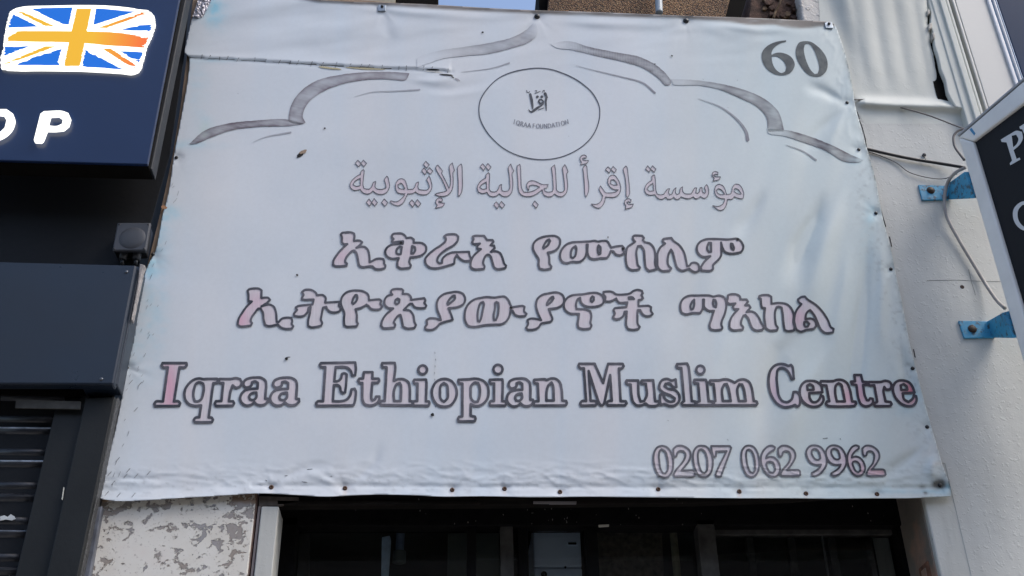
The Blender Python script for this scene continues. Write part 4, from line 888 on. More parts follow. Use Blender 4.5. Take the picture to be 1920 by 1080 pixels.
# scratches and staples
bm = bmesh.new()
def scr(x, y, dx, dy, r=.0005): tube_bm(bm, [pos_on(x, y, .0008), pos_on(x+dx, y+dy, .0008)], r, 4)
for k in range(36):
    t = rnd.random()**.8; y = 260+t*660
    ex = np.interp(y, [270, 400, 500, 640, 770, 935], [330, 305, 278, 250, 224, 188]); x = ex+rnd.uniform(4, 34)
    scr(x, y, rnd.uniform(1.5, 4), -rnd.uniform(3, 9), .0004)
for x, y in ((220, 862), (205, 888), (240, 882), (255, 892), (278, 887), (212, 905), (200, 925), (222, 928), (250, 928), (235, 892), (254, 768), (262, 720), (245, 716)): scr(x-3, y+4, 7, -8, .0006)
for x, y, dx in ((576, 880, 10), (566, 903, 10), (534, 892, 5), (498, 900, 3), (620, 893, 3), (1575, 822, 2), (1543, 822, 9), (1360, 876, 2)): scr(x, y, dx, rnd.uniform(-1, 2), .0006)
for k in range(14): scr(rnd.uniform(400, 1500), rnd.uniform(100, 880), rnd.uniform(-3, 3), rnd.uniform(-2, 2), .0004)
for y in range(255, 330, 9): scr(816+rnd.uniform(-2, 2), 660+(y-255)*1.4, .5, 3, .0006)
me = bpy.data.meshes.new('staples_and_scratches'); bm.to_mesh(me); bm.free()
tag(link_mesh('staples_and_scratches', me, simple('dull_staple', (.14, .15, .17), .6, bstr=0), banner), kind='stuff')
# crumpled foil tape at the upper left corner
bm = bmesh.new(); foil = []
X, Y = grid(360, 396, -20, 33, 1.5)
lp = [np.array([(378, -20), (361, 31), (372, 33), (381, 31), (400, -6), (405, -20)], float)]
dd = sdf(X, Y, lp)
pts, faces, _ = contour(X, Y, dd)
hh = .003+.008*np.abs(fbm(pts[:, 0]/5, pts[:, 1]/6, 110, 2)-.5)*2
me = mesh_pf('crumpled_tape', at_arr(pts[:, 0], pts[:, 1], -(BASE+hfield(pts[:, 0], pts[:, 1])+hh)), faces); bm.free()
link_mesh('crumpled_tape', me, simple('foil_tape', (.42, .41, .45), .38, metal=.3, var=.5, vscale=90), banner)
# ------------------------------------------------------------------ boards behind the banner
m_timber = simple('bare_timber', (.30, .21, .14), .8, var=.3, vscale=12, bscale=80, bstr=.5)
bb = prism('backing_board', [(186, 940), (206, 852), (226, 770), (246, 660), (262, 560), (276, 497), (300, 400), (323, 292), (338, 200), (350, 106), (366, -50), (560, -10), (1000, 26), (1560, 48), (1600, 200), (1640, 380), (1690, 600), (1770, 921), (1000, 921), (480, 921), (330, 930)], -.006, .012, m_timber, None, .002)
tag(bb, 'brown timber backing board peeping out along the left edge of the banner', 'board')

# ------------------------------------------------------------------ doorway under the banner
m_lint, n, p = mat_new('old_black_timber')
c = ramp(n, noise(n, 4, 6, .7, geo_vec(n, (1, 1, 14))), [(.35, (.005, .0045, .0045)), (.6, (.012, .010, .009)), (.75, (.045, .036, .032))])
n.links.new(c, p.inputs['Base Color']); p.inputs['Roughness'].default_value = .8; p.inputs['Specular IOR Level'].default_value = .15; bump(n, p, noise(n, 30, 6, .7, geo_vec(n, (1, 1, 6))), .5, .004)
m_bpaint = simple('black_gloss_paint', (.0035, .0035, .004), .65, spec=.12, var=.5, vscale=40, bscale=120, bstr=.25)
m_bpaint2 = simple('dark_grey_paint', (.045, .044, .042), .55, spec=.2, var=.4, vscale=30, bscale=120, bstr=.25)
dw = empty('shop_doorway', at(1100, 1080, .1), 'black framed glazed shop doorway below the banner', 'doorway')
prism('lintel', [(486, 900), (1640, 900), (1640, 924), (1480, 936), (1300, 942), (900, 946), (484, 949)], .012, .03, m_lint, dw, .002)
prism('lintel_lip', [(520, 938), (900, 940), (900, 945), (520, 946)], .004, .02, m_lint, dw, .001)
prism('grey_packer', [(1000, 939.5), (1081, 939.5), (1081, 943), (1000, 943)], .006, .012, simple('grey_packer', (.16, .15, .16), .7), dw, .0005)
prism('door_head', [(530, 890), (1722, 890), (1742, 984), (518, 985)], .165, .06, m_bpaint, dw, .002)
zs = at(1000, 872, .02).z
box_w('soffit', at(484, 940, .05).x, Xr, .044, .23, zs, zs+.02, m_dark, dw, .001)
rail = prism('door_head', [(1333, 976), (1745, 976), (1752, 1002), (1336, 1002)], .20, .03, m_bpaint2, dw, .002)
def vbar(name, xa, xb, yref, Yf, dep, mat, parent, ztop_px, bev=.001):
    return box_w(name, at(xa, yref, Yf).x, at(xb, yref, Yf).x, Yf, Yf+dep, 0.0, at((xa+xb)/2, ztop_px, Yf).z, mat, parent, bev)
vbar('door_stile', 522, 556, 1000, .165, .05, m_bpaint, dw, 970)
vbar('door_stile', 876, 893, 1000, .175, .04, m_bpaint, dw, 975); vbar('door_stile', 938, 962, 1000, .175, .04, m_bpaint2, dw, 975); vbar('door_stile', 972, 990, 1000, .185, .03, m_bpaint, dw, 975)
vbar('door_stile', 1308, 1341, 1000, .165, .05, m_bpaint2, dw, 975); vbar('door_stile', 1680, 1735, 1000, .175, .06, m_bpaint, dw, 960)
vbar('door_stile', 1098, 1120, 1000, .175, .04, m_bpaint, dw, 975)
for xa, xb in ((1398, 1411), (1475, 1488), (1551, 1565), (1622, 1632)): vbar('grille_bar', xa, xb, 1005, .225, .02, m_bpaint2, dw, 1000)
vbar('grille_bar', 1540, 1543, 1005, .215, .008, simple('worn_bar_edge', (.12, .12, .12), .5), dw, 1003)
m_glass, n, p = mat_new('old_window_glass')
p.inputs['Transmission Weight'].default_value = 1.0; p.inputs['Roughness'].default_value = .03; p.inputs['IOR'].default_value = 1.45; p.inputs['Base Color'].default_value = (.80, .84, .84, 1)
for xa, xb in ((545, 880), (890, 1100), (1118, 1310), (1340, 1690)):
    a, b = at(xa, 1030, .205).x, at(xb, 1030, .205).x
    box_w('glass_pane', a, b, .212, .2145, 0.0, at(1000, 978, .14).z, m_glass, dw, 0)
# spots of flaking paint on the head
bm = bmesh.new(); rr = random.Random(12)
for i in range(40):
    x, y = rr.choice(((rr.uniform(940, 1200), rr.uniform(945, 985)), (rr.uniform(560, 1700), rr.uniform(930, 984))))
    q = at(x, y, .163 if y > 950 else .010); a_r = rr.uniform(.0006, .0018)
    for k in range(1):
        vsx = [bm.verts.new(q+Vector((a_r*math.cos(t)*rr.uniform(.5, 1.4), -.0006, a_r*2*math.sin(t)*rr.uniform(.5, 1.4)))) for t in (0, 1.2, 2.4, 3.7, 5.0)]
        bm.faces.new(vsx)
me = bpy.data.meshes.new('paint_flakes'); bm.to_mesh(me); bm.free(); tag(link_mesh('paint_flakes', me, simple('pale_flake', (.14, .13, .12), .8, bstr=0), dw), kind='stuff')
prism('latch_plate', [(1122, 984), (1142, 983), (1142, 987), (1123, 988)], .160, .004, simple('cream_plate', (.42, .41, .36), .6), dw, .0005)
prism('latch_plate', [(1534, 977), (1552, 977), (1552, 980), (1534, 980)], .190, .004, simple('grey_plate', (.14, .14, .14), .6), dw, .0005)
# room beyond the glass
m_room = simple('dim_room_wall', (.045, .043, .042), .9, var=.35, vscale=4, bscale=40, bstr=.3)
xa, xb, zc = at(500, 1080, .15).x-.05, at(1760, 1080, .15).x+.1, at(1000, 872, .02).z+.015
V = [(xa, .20, -.02), (xb, .20, -.02), (xb, 2.2, -.02), (xa, 2.2, -.02), (xa, .20, zc), (xb, .20, zc), (xb, 2.2, zc), (xa, 2.2, zc)]
me = mesh_pf('room', V, [[0, 1, 2, 3], [4, 7, 6, 5], [3, 2, 6, 7], [0, 3, 7, 4], [1, 5, 6, 2]])
tag(link_mesh('room_walls', me, m_room), kind='structure')
cbn = empty('white_cabinet', at(1045, 1080, .3), 'pale blue grey cabinet with a dark slot handle behind the door glass', 'cabinet')
m_cab = simple('cabinet_enamel', (.62, .72, .88), .35, var=.08, vscale=3, bstr=.02)
q = [at(999, 984, .26), at(1087, 983, .26)]
zc2 = at(1040, 1064, .26).z
box_w('cabinet_door', q[0].x, q[1].x, .26, .50, zc2+.0015, q[0].z, m_cab, cbn, .004)
box_w('cabinet_door', q[0].x, q[1].x, .26, .50, .5, zc2-.0015, m_cab, cbn, .004)
h1, h2 = at(1063, 1016, .257), at(1083, 1023, .257)
box_w('slot_handle', h1.x, h2.x, .256, .262, h2.z, h1.z, m_cab, cbn, .002); box_w('slot', h1.x+.003, h2.x-.003, .255, .2605, h2.z+.002, h1.z-.002, m_dark, cbn, .001)
lathe('lock', at(1060, 1064, .257), [(.003, -.001), (.003, .002), (.0003, .003)], m_dark, cbn, 12)
lathe('lock', at(1020, 1077, .257), [(.008, -.001), (.008, .002), (.0003, .003)], m_dark, cbn, 16)
sp_ = empty('soil_pipe', at(745, 1080, .3), 'short grey pipe with round collar seen through the dark left pane', 'pipe')
zz = at(749, 1040, .3)
m_pip = simple('blue_grey_pipe', (.22, .28, .40), .4, bstr=0, var=.2, vscale=30)
tube('pipe', [zz+Vector((0, 0, .10)), zz+Vector((0, 0, .03)), zz], .0115, m_pip, sp_, 16)
tube('collar', [zz+Vector((0, 0, .008)), zz+Vector((0, 0, -.012)), zz+Vector((0, 0, -.022))], .018, simple('dark_collar', (.12, .14, .14), .5), sp_, 16)
st_ = prism('hanging_strip', [(716, 1007), (731, 1004), (733, 1012), (727, 1100), (714, 1100)], .25, .015, simple('blue_grey_strip', (.40, .52, .68), .55, var=.25, vscale=40), None, .002)
tag(st_, 'frayed pale blue grey strip hanging inside the left pane', 'strip')
cn = empty('inner_conduit', at(1262, 1080, .25), 'olive brown conduit rising inside the pane right of the cabinet', 'pipe')
zz = at(1262, 996, .28); tube('pipe', [zz, Vector((zz.x, zz.y, zz.z-.1)), Vector((zz.x, zz.y, 1.4))], .0105, simple('olive_conduit', (.24, .22, .15), .6, var=.3, vscale=40), cn, 14)
bs = prism('inner_board', [(840, 978), (935, 978), (938, 1100), (838, 1100)], .35, .02, simple('dark_grey_board', (.13, .14, .13), .7, var=.2, vscale=10), None, .002); tag(bs, 'dark grey board standing inside the left pane', 'board')
bs = prism('inner_brown_board', [(1118, 978), (1240, 978), (1246, 1100), (1120, 1100)], .35, .02, simple('dark_brown_board', (.11, .092, .075), .8, var=.6, vscale=60), None, .002); tag(bs, 'speckled dark brown board inside the pane beside the cabinet', 'board')
bs = prism('post_inside', [(560, 990), (580, 990), (578, 1100), (556, 1100)], .25, .03, simple('dark_post', (.06, .055, .05), .7), None, .002); tag(bs, 'dark post just inside the doorway at the far left', 'post')

# left jamb of the doorway
lj = empty('door_jamb', at(500, 1080, 0), 'chipped off white timber door jamb beside the peeling pilaster', 'door jamb')
m_jamb = stucco('chipped_white_gloss', (.46, .47, .45), .18, .3)
def vb(name, xa, xb, yref, Yf, dep, ztop_px, mat, parent, bev=.003):
    return box_w(name, at(xa, yref, Yf).x, at(xb, yref, Yf).x, Yf, Yf+dep, 0.0, at((xa+xb)/2, ztop_px, Yf).z, mat, parent, bev)
vb('jamb_board', 490, 523, 950, -.004, .088, 949, m_jamb, lj); vb('jamb_bead', 484, 489, 950, .002, .05, 949, simple('mauve_grey_paint', (.20, .17, .17), .7), lj, .001)
prism('jamb_head', [(485, 930), (560, 932), (560, 940), (522, 948), (485, 949)], .004, .01, simple('grey_brown_timber', (.085, .07, .062), .8, var=.4, vscale=40), lj, .001)

# peeling pilaster
m_peel, n, p = mat_new('peeling_paint')
gp = geo_vec(n)
n1 = noise(n, 24, 6, .66, geo_vec(n, (1, 1, 1.35)), .5); n2 = noise(n, 4.5, 3, .5); n3 = noise(n, 60, 3, .6)
sep = n.nodes.new('ShaderNodeSeparateXYZ'); n.links.new(gp, sep.inputs[0])
topf = mathn(n, 'MULTIPLY', mathn(n, 'SUBTRACT', sep.outputs[2], at(300, 1010, 0).z), .38)
v_ = mathn(n, 'ADD', mathn(n, 'ADD', mathn(n, 'MULTIPLY', n1, .62), mathn(n, 'MULTIPLY', n2, .30)), mathn(n, 'ADD', topf, mathn(n, 'MULTIPLY', n3, .24)))
mask = ramp(n, v_, [(.608, (0, 0, 0)), (.618, (1, 1, 1))])
paint = ramp(n, noise(n, 5, 4), [(.35, (.56, .53, .47)), (.55, (.63, .62, .58)), (.75, (.58, .51, .48))])
under = ramp(n, noise(n, 9, 4), [(.42, (.27, .265, .27)), (.62, (.27, .235, .205))])
rusty = ramp(n, mathn(n, 'ADD', noise(n, 14, 4, .6), mathn(n, 'MULTIPLY', mathn(n, 'SUBTRACT', sep.outputs[2], at(300, 945, 0).z), 9)), [(.5, (0, 0, 0)), (.75, (1, 1, 1))])
cc = mixc(n, mask, paint, mixc(n, rusty, under, (.13, .07, .045)))
cc = mixc(n, mathn(n, 'MULTIPLY', rusty, .35), cc, (.35, .27, .18))
cc = mixc(n, mathn(n, 'MULTIPLY', ramp(n, noise(n, 140, 3, .7), [(.60, (0, 0, 0)), (.68, (1, 1, 1))]), .6), cc, (.22, .19, .18))
n.links.new(cc, p.inputs['Base Color']); p.inputs['Roughness'].default_value = .6
b1 = bump(n, p, mask, 1.0, .006); b1.invert = True
pp = empty('peeling_pilaster', at(320, 1080, 0), 'pilaster with peeling cream paint below the left end of the banner', 'pilaster')
vb('painted_face', 168, 478, 1060, -.012, .3, 925, m_peel, pp, .004) if False else box_w('painted_face', at(160, 1078, -.002).x, at(480, 935, -.002).x, -.002, .3, 0, at(330, 921, 0).z, m_peel, pp, .003)
vb('rusty_edge', 479.5, 483.5, 935, .004, .02, 925, simple('rusty_seam', (.10, .06, .05), .9, var=.5, vscale=60), pp, .001)

# ------------------------------------------------------------------ neighbouring shop on the left
m_navy = simple('navy_satin_panel', (.004, .018, .068), .30, var=.12, vscale=1.5, bscale=8, bstr=.03)
m_slate = simple('slate_gloss_panel', (.012, .019, .032), .30, var=.15, vscale=2, bscale=5, bstr=.05)
m_frame = simple('black_powder_coat', (.006, .0075, .008), .55, spec=.38, var=.35, vscale=6, bscale=90, bstr=.1)
nn = m_slate.node_tree; pp_ = nn.nodes['Principled BSDF']; nn.links.new(ramp(nn, noise(nn, 3.5, 6, .65), [(.3, (.22, .22, .22)), (.7, (.46, .46, .46))]), pp_.inputs['Roughness'])
w_ = prism('shop_back_wall', [(-500, 1300), (118, 1300), (176, 950), (262, 492), (318, 292), (346, 100), (362, -80), (-500, -80)], -.004, .1, m_darkwall, None, .001); tag(w_, kind='structure')
w_.name = 'wall'
fs = empty('illuminated_sign', at(150, 306, -.16), 'navy shop sign box with glowing union flag and white letters', 'sign')
sg = prism('sign_panel', [(-160, -80), (352, -80), (336.5, 0), (277, 308), (-160, 296)], -.17, .010, m_navy, fs, .002)
prism('sign_body', [(-160, -80), (350, -80), (334.5, 0), (276, 306), (-160, 294)], -.159, .075, m_dark, fs, .002)  # near-black body puts the box underside's shade into its colour
prism('sign_return', [(320, -80), (365, -80), (345, 20), (285, 318), (240, 308), (270, 200)], -.13, .05, simple('dark_return', (.010, .012, .016), .5), fs, .003)
def emis(name, c, s, c2=None, xa=0, xb=1):
    m, n, p = mat_new(name); p.inputs['Base Color'].default_value = (*[x*.03 for x in c], 1)
    if c2 is None: p.inputs['Emission Color'].default_value = (*c, 1)
    else:
        sp = n.nodes.new('ShaderNodeSeparateXYZ'); n.links.new(geo_vec(n), sp.inputs[0]); p.inputs['Base Color'].default_value = (.02, .01, .002, 1)
        mr = n.nodes.new('ShaderNodeMapRange'); mr.inputs[1].default_value = xa; mr.inputs[2].default_value = xb; n.links.new(sp.outputs[0], mr.inputs[0])
        n.links.new(ramp(n, mr.outputs[0], [(0, c), (1, c2)]), p.inputs['Emission Color'])
    p.inputs['Emission Strength'].default_value = s; return m
e_white = emis('glowing_white_acrylic', (1.0, .99, .93), .9)
e_blue = emis('glowing_blue_acrylic', (.0, .17, .80), .40)
e_or = emis('glowing_orange_acrylic', (.96, .52, .012), .42, (1.0, .17, .02), at(175, 70, -.18).x, at(272, 70, -.18).x)
def decal(name, polys, Yf, mat, parent, st=.6, jag=0, thick=.0, seed=0, clip=None, grow=0):
    allp = [q for l in polys for L in l for q in L]
    xs = [q[0] for q in allp]; ys = [q[1] for q in allp]
    X, Y = grid(min(xs)-4, max(xs)+4, min(ys)-4, max(ys)+4, st)
    D = np.full(X.shape, -9.0)
    for l in polys: D = np.maximum(D, sdf(X, Y, l))
    if jag:
        edge = np.exp(-((X-2)/26)**2)+np.exp(-((X-278)/22)**2)
        D = D-(9*np.clip(fbm((X+2*Y)/34, Y/1.6, seed+9, 2)-.52, 0, 1)*(jag > 2)*(.35+edge+.5*(Y > 95)))+jag*edge*(fbm(X/17, Y/1.7, seed, 2)-.56)*2.0+.3*jag*(fbm(X/30, Y/1.4, seed+3, 2)-.5)*1.2*(Y > 90)
    D = D+grow
    if clip is not None: D = np.minimum(D, clip(X, Y))
    pts, faces, _ = contour(X, Y, D)
    me = mesh_pf(name, at_arr(pts[:, 0], pts[:, 1], Yf), faces)
    o = link_mesh(name, me, mat, parent)
    if thick:
        ny = sum(pl.normal.y for pl in list(me.polygons)[:50]); s = o.modifiers.new('thickness', 'SOLIDIFY'); s.thickness = thick; s.offset = -1 if ny < 0 else 1
    return o
k4 = lambda s: [L/4 for L in parse(s)]
FL = smooth_loop(k4("100,70 170,50 400,42 600,38 850,45 1050,70 1135,90 1160,140 1152,215 1125,290 1090,370 1070,450 1050,515 1000,545 900,538 600,522 300,517 100,517 10,508 2,460 20,380 38,240 55,150 78,90")[0], 4, 60)
flagc = lambda X, Y: sdf(X, Y, [FL])-2.0-1.6*fbm(X/9, Y/3, 77, 2)
decal('flag_backing', [[FL]], -.180, e_white, fs, .6, 2.0, .0095, 5)
blue = [k4("225,62 545,55 515,190 470,180"), k4("720,60 1010,88 700,188"), k4("100,105 290,200 60,208 75,150"), k4("1140,165 1130,245 905,222"),
        k4("30,350 220,345 25,435"), k4("290,415 465,365 440,450 445,488 120,488 200,450"), k4("640,372 880,500 935,522 612,500"), k4("875,375 1085,385 1050,460 1040,468")]
for l in blue: decal('flag_blue', [[smooth_loop(L, 2, 20) for L in l]], -.1815, e_blue, fs, .5, 5.0, 0, 7, flagc)
orng = [k4("575,65 685,65 600,500 475,500"), k4("60,275 130,232 700,236 900,245 1115,282 1090,358 800,340 620,322 300,314 60,310"), k4("120,85 170,88 420,197 340,197"), k4("1060,95 1110,100 800,210 735,208"),
        k4("765,362 830,362 1030,495 1010,512 930,470"), k4("345,345 425,345 200,430 20,490 20,478")]
decal('flag_orange', [[smooth_loop(L, 2, 20) for L in l] for l in orng], -.1830, e_or, fs, .5, 4.0, 0, 9, flagc)
decal('sign_letter', [[smooth_loop(L, 5, 32) for L in k4("330,830 470,828 515,845 535,890 520,945 480,978 420,985 357,985 325,1060 310,1072 258,1068 250,1050 300,850|383,878 440,875 468,895 462,925 430,940 366,938")]], -.182, e_white, fs, .5, 0, .006, grow=-.9)
decal('sign_letter', [[smooth_loop(L, 5, 32) for L in k4("0,815 50,815 100,850 115,900 100,960 60,1010 0,1045 -80,1058 -150,1030 -170,960 -140,880 -80,830|-15,865 25,868 45,900 32,955 -10,995 -65,1003 -100,970 -90,910 -60,878")]], -.182, e_white, fs, .5, 0, .006, grow=-.9)

lf = empty('lower_fascia', at(120, 720, -.1), 'slate grey glossy fascia panel with screws below the glowing sign', 'fascia')
prism('fascia_panel', [(-160, 486), (256, 497), (213, 721), (-160, 720)], -.105, .03, m_slate, lf, .005)
prism('fascia_return', [(200, 500), (264, 499), (252, 560), (220, 722), (150, 722)], -.085, .06, m_slate, lf, .003)
prism('fascia_trim', [(262, 494), (272, 497), (268, 505), (248, 600), (245, 600), (258, 530)], -.09, .02, simple('worn_edge_trim', (.28, .26, .25), .5, var=.4, vscale=60), lf, .002)
for x, y in ((237, 510), (190, 711)):
    lathe('screw', at(x, y, -.105), [(.0045, -.001), (.0045, .0015), (.003, .003), (.0003, .0032)], m_steel if False else simple('panel_screw', (.12, .13, .15), .3, metal=.6, bstr=0), lf, 14)

jb = empty('junction_box', at(245, 471, -.05), 'small square black junction box with two cable glands left of the banner', 'junction box')
m_jb = simple('dark_grey_abs', (.045, .048, .056), .42, var=.1, bscale=300, bstr=.05)
q = [(220, 417), (283, 417), (274, 470), (210, 470)]
prism('box_body', [(222, 419), (281, 419), (272, 469), (212, 469)], -.048, .045, m_black if 'm_black' in globals() else m_jb, jb, .004)
prism('box_lid', q, -.060, .012, m_jb, jb, .004)
cj = at(247, 444, -.060); lathe('lid_dome', (cj.x+.002, cj.y, cj.z-.004), [(.036, 0.0), (.033, .0012), (.025, .0030), (.012, .0042), (.0003, .0045)], m_jb, jb, 40)
for x, y in ((224, 421), (278, 421), (270, 466), (214, 466)): lathe('lid_screw', at(x, y, -.060), [(.0028, -.001), (.0028, .0006), (.0003, .0007)], m_black, jb, 12)
for x in (232, 257):
    c = at(x, 480, -.03); tube('cable_gland', [c+Vector((0, 0, .022)), c, c+Vector((0, 0, -.012))], .0115, m_jb, jb, 12, 0)
    tube('gland_tail', [c+Vector((0, 0, -.010)), c+Vector((0, 0, -.03))], .006, m_black, jb, 10, 0)

rs = empty('roller_shutter', at(60, 1080, 0), 'black roller shutter with worn slats in the lower left corner', 'roller shutter')
m_slat, n, p = mat_new('worn_black_slat')
n.links.new(ramp(n, noise(n, 30, 5, .6, geo_vec(n, (.4, 1, 2))), [(.35, (.012, .013, .017)), (.7, (.035, .038, .045))]), p.inputs['Base Color']); p.inputs['Roughness'].default_value = .33; bump(n, p, noise(n, 120, 4), .12, .002)
m_lipw = simple('lip_highlight', (.30, .35, .42), .4, metal=.3, var=.6, vscale=40, bscale=200, bstr=.3)  # pale colour draws the highlights on chosen slat lips
ys = [740, 802, 864, 927, 994, 1064, 1134]
xl, xr = at(-60, 1000, .0).x, at(112, 800, .0).x
for i, (ya, yb) in enumerate(zip(ys[:-1], ys[1:])):
    z1, z0 = at(40, ya, .0).z, at(40, yb, .0).z; H = z1-z0
    prof = [(0, .004), (.004, -.006), (.10, -.014), (.22, -.004), (.34, .010), (.52, .012), (.62, -.002), (.72, -.008), (.86, -.004), (.95, .012), (1.0, .016)]
    vv = [(x_, y_*1.0, z1-t*H) for x_ in (xl, xr) for t, y_ in prof]; m_ = len(prof)
    me = mesh_pf('slat', vv, [[k, k+1, k+1+m_, k+m_] for k in range(m_-1)])
    link_mesh('slat', me, m_slat, rs, smooth=True, solid=.0015)
    rr = random.Random(i); zl_ = z1-.06*H
    lip = [at(40, ya+3, .0).z]
    r_ = .0026 if i in (1, 2) else .0011
    tube('slat_lip', [Vector((xl+(xr-xl)*t, -.0125, z1-.075*H)) for t in np.linspace(0, 1, 9)], r_, m_lipw if i in (1, 2, 4) else m_slat, rs, 8, 0)
blobp = [(0, 968), (8, 966), (14, 969), (20, 964), (27, 968), (29, 973), (22, 976), (12, 974), (0, 976)]
prism('paint_splash', blobp, -.012, .002, simple('white_splash', (.5, .53, .54), .6), rs, .0005)
prism('guide_plate', [(103, 769), (166, 740), (90, 1100), (24, 1100)], -.045, .05, m_frame, rs, .002)
prism('guide_plate', [(160, 746), (216, 744), (140, 1110), (80, 1110)], -.060, .06, m_frame, rs, .003)
prism('guide_edge', [(150, 800), (222, 744), (219, 752), (197, 860), (160, 1040), (145, 1110), (120, 1110)], -.045, .05, simple('scuffed_edge', (.05, .052, .055), .5, var=.8, vscale=200, bscale=300, bstr=.4), rs, .002)
prism('guide_channel', [(150, 960), (192, 948), (163, 1110), (120, 1110)], -.02, .03, simple('grey_channel', (.10, .11, .135), .4, var=.4, vscale=20), rs, .003)
prism('fixing_strap', [(30, 749), (152, 752), (150, 767), (28, 765)], -.063, .004, simple('dusty_strap', (.045, .045, .042), .7, var=.4, vscale=30), rs, .001)
prism('scratch', [(119, 913), (120.4, 914), (117, 937), (115.4, 936)], -.0612, .002, simple('bare_scratch', (.45, .46, .42), .5), rs, 0)
prism('shutter_hood', [(-160, 722), (214, 722), (210, 742), (-160, 738)], -.02, .03, m_dark, rs, .001)

# ------------------------------------------------------------------ projecting sign and its brackets
P1 = at(1796, 257, -.13)
r2 = Vector(ray(1920, 151)); t2 = (P1.z-CAM[2])/r2.z; P2 = Vector(CAM)+r2*t2
dS = (P2-P1); dS.z = 0; dS.normalize()
nS = dS.cross(Vector((0, 0, 1))).normalized()
if nS.dot(Vector(CAM)-P1) < 0: nS = -nS
def sp3(x, y): return on_plane(x, y, P1, nS)
sgn = empty('projecting_sign', P1, 'black projecting sign with white lettering in a white aluminium frame', 'sign')
m_alu = simple('white_aluminium', (.80, .79, .76), .32, var=.06, vscale=10, bscale=60, bstr=.04)
def sprism(name, px, front, depth, mat, bev=.002):
    return prism_w(name, [sp3(x, y)+nS*front for x, y in px], -nS*depth, mat, sgn, bev)
V3 = sp3(1796, 257)
def down(x, y, dz): # a point straight below on the sign plane
    q = sp3(x, y); return Vector((q.x, q.y, q.z-dz))
i0 = sp3(1824, 265); i1 = sp3(2000, 132); o1 = sp3(2000, 82); Hs = .95
prism_w('frame_top', [V3, o1, i1, i0], -nS*.07, m_alu, sgn, .006)
prism_w('frame_side', [V3-Vector((0, 0, .001)), i0-Vector((0, 0, .001)), i0-Vector((0, 0, Hs)), V3-Vector((0, 0, Hs))], -nS*.07, m_alu, sgn, .006)
prism_w('sign_face', [i0-nS*.010-dS*.01, i1-nS*.010, i1-nS*.010-Vector((0, 0, Hs)), i0-nS*.010-dS*.01-Vector((0, 0, Hs))], -nS*.03, simple('black_sign_vinyl', (.005, .006, .009), .5, spec=.22, var=.1, vscale=2, bstr=.02), sgn, 0)
up = Vector((0, 0, 1))
prism_w('frame_cap', [V3+up*.003, o1+up*.003, o1+up*.010, V3+up*.010], -nS*.075, simple('grey_cap', (.33, .34, .36), .35), sgn, .001)
prism_w('tape_mark', [sp3(1818, 243)+nS*.001, sp3(1822, 240)+nS*.001, sp3(1829, 250)+nS*.001, sp3(1827, 254)+nS*.001], -nS*.003, simple('blue_mark', (.05, .25, .45), .5), sgn, 0)
m_wl = simple('white_vinyl_letter', (.66, .67, .68), .5, bstr=0, var=.03)
def sdecal(polys):
    allp = np.concatenate([L for l in polys for L in l]); X, Y = grid(allp[:, 0].min()-2, allp[:, 0].max()+2, allp[:, 1].min()-2, allp[:, 1].max()+2, .6)
    D = np.full(X.shape, -9.0)
    for l in polys: D = np.maximum(D, sdf(X, Y, l))
    pts, faces, _ = contour(X, Y, D)
    me = mesh_pf('sign_letter', [sp3(x, y)-nS*.0085 for x, y in pts], faces); link_mesh('sign_letter', me, m_wl, sgn)
sc_ = lambda s, x0, y0, k: [smooth_loop(L, 5, 50) for L in parse(s, x0, y0, k)]
sdecal([sc_("715,500 790,455 840,430 880,440 887,490 862,540 815,582 838,650 862,640 868,655 790,700 785,685 803,662 760,522 722,518|800,470 835,462 852,495 838,535 812,560", 1700, 140, .2407)])
sdecal([sc_("860,400 930,355 955,370 935,395 985,520 950,540 905,470 882,420 865,417", 1700, 140, .2407)])
sdecal([sc_("880,-20 800,-5 758,40 752,95 775,155 815,190 870,200 940,180 980,120 980,50 940,-5|880,15 822,10 792,45 786,95 806,145 840,172 880,172 920,150 945,110 945,55 920,20", 1700, 380, .2591)])

m_blue, n, p = mat_new('weathered_blue_paint')
ms = ramp(n, noise(n, 60, 5, .7), [(.52, (0, 0, 0)), (.60, (1, 1, 1))])
n.links.new(mixc(n, mathn(n, 'MULTIPLY', ms, .75), ramp(n, noise(n, 12, 3), [(.3, (.035, .24, .42)), (.7, (.055, .36, .58))]), (.05, .035, .025)), p.inputs['Base Color']); p.inputs['Roughness'].default_value = .5; bump(n, p, ms, .4, .002)
def bracket(plate, arm_w, arm_s, bolt, label):
    e = empty('wall_bracket', at(*bolt, 0), label, 'bracket', 'blue brackets holding the projecting sign')
    prism('plate', plate, -.006, .006, m_blue, e, .0015)
    a = [at(x, y, -.004) for x, y in arm_w]; s = [at(x, y, -.125) for x, y in arm_s]
    n_ = len(a); me = mesh_pf('arm', a+s, [list(range(n_))[::-1], list(range(n_, 2*n_))]+[[i, (i+1) % n_, (i+1) % n_+n_, i+n_] for i in range(n_)])
    bm = bmesh.new(); bm.from_mesh(me); bmesh.ops.recalc_face_normals(bm, faces=bm.faces[:]); bm.to_mesh(me); bm.free()
    link_mesh('arm', me, m_blue, e, .0015)
    c = at(*bolt, -.006)
    lathe('washer', c, [(.0125, -.001), (.0125, .0018), (.0002, .0018)], simple('rusted_washer', (.035, .022, .018), .8, bscale=300, bstr=.5) if 'rusted_washer' not in bpy.data.materials else bpy.data.materials['rusted_washer'], e, 14)
    lathe('bolt', c, [(.0065, .001), (.0065, .007), (.005, .008), (.0002, .008)], simple('old_bolt', (.10, .075, .05), .6) if 'old_bolt' not in bpy.data.materials else bpy.data.materials['old_bolt'], e, 6)
    return e
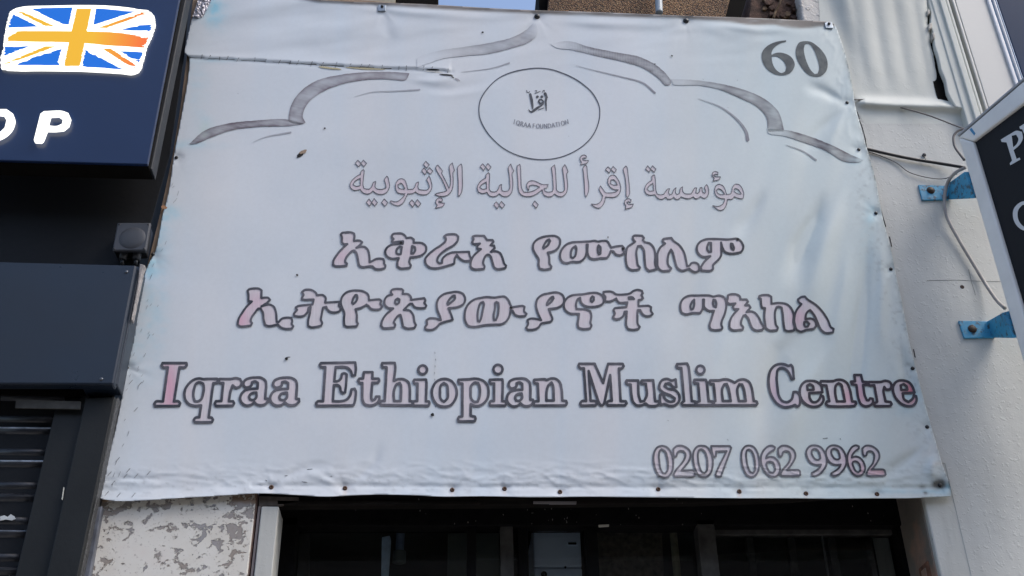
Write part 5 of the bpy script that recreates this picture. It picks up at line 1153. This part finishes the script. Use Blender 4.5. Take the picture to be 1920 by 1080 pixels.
bracket([(1722, 346), (1778, 348), (1779, 374), (1729, 375)], [(1772, 348), (1782, 345), (1786, 374), (1776, 374)], [(1808, 322), (1830, 322), (1846, 366), (1826, 372)], (1745, 357), 'upper blue bracket with clean paint beside the looping cable')
bracket([(1797, 601), (1856, 602), (1866, 633), (1808, 634)], [(1850, 603), (1858, 602), (1868, 633), (1860, 633)], [(1880, 586), (1904, 580), (1924, 630), (1900, 634)], (1823, 617), 'lower blue bracket with rusty chipped paint near the frame edge')

m_cabg = simple('grey_cable', (.13, .12, .115), .5, bstr=0); m_cabl = simple('pale_cable', (.36, .33, .31), .5, bstr=0, var=.2, vscale=30); m_cabk = simple('black_conduit', (.012, .013, .016), .35, bstr=0)
def cable(name, px, r, mat, label):
    o = tube(name, [at(x, y, Y) for x, y, Y in px], r, mat); return tag(o, label, 'cable')
cable('cable', [(1600, 187, -.014), (1635, 188, -.008), (1690, 202, -.012), (1740, 216, -.03), (1790, 235, -.05), (1812, 243, -.06)], .0024, m_cabg, 'thin grey cable sagging from the banner edge to the sign corner')
cable('cable', [(1812, 241, -.08), (1797, 245, -.075), (1788, 256, -.07), (1790, 274, -.07), (1799, 288, -.08), (1808, 300, -.09)], .0038, m_cabg, 'short grey cable looping behind the sign corner')
cable('cable', [(1615, 277, -.008), (1628, 280, -.008), (1700, 296, -.010), (1760, 306, -.012), (1808, 314, -.03)], .0050, m_cabk, 'straight black conduit from the banner edge to the sign')
cable('cable', [(1620, 282, -.006), (1645, 290, -.005), (1680, 305, -.005), (1705, 323, -.006), (1740, 333, -.008), (1770, 335, -.012), (1795, 326, -.05)], .0015, m_cabg, 'hair thin cable drooping under the black conduit')
cable('cable', [(1810, 314, -.10), (1790, 325, -.07), (1776, 345, -.035), (1771, 375, -.02), (1776, 408, -.015), (1798, 450, -.012), (1822, 490, -.012), (1845, 528, -.014), (1868, 562, -.04), (1884, 578, -.07)], .0052, m_cabl, 'thick pale cable curving past the upper blue bracket')
hk = empty('cable_hook', at(1732, 292, 0), 'small dark screw hook above the black conduit', 'hook')
lathe('hook_plug', at(1732, 292, 0), [(.0058, -.001), (.0058, .006), (.0035, .009), (.0003, .009)], simple('hook_metal', (.06, .06, .065), .5), hk, 12)
tube('hook_stem', [at(1732, 292, -.008), at(1735, 298, -.014), at(1736, 303, -.014)], .0014, m_cabk, hk, 8, 4)
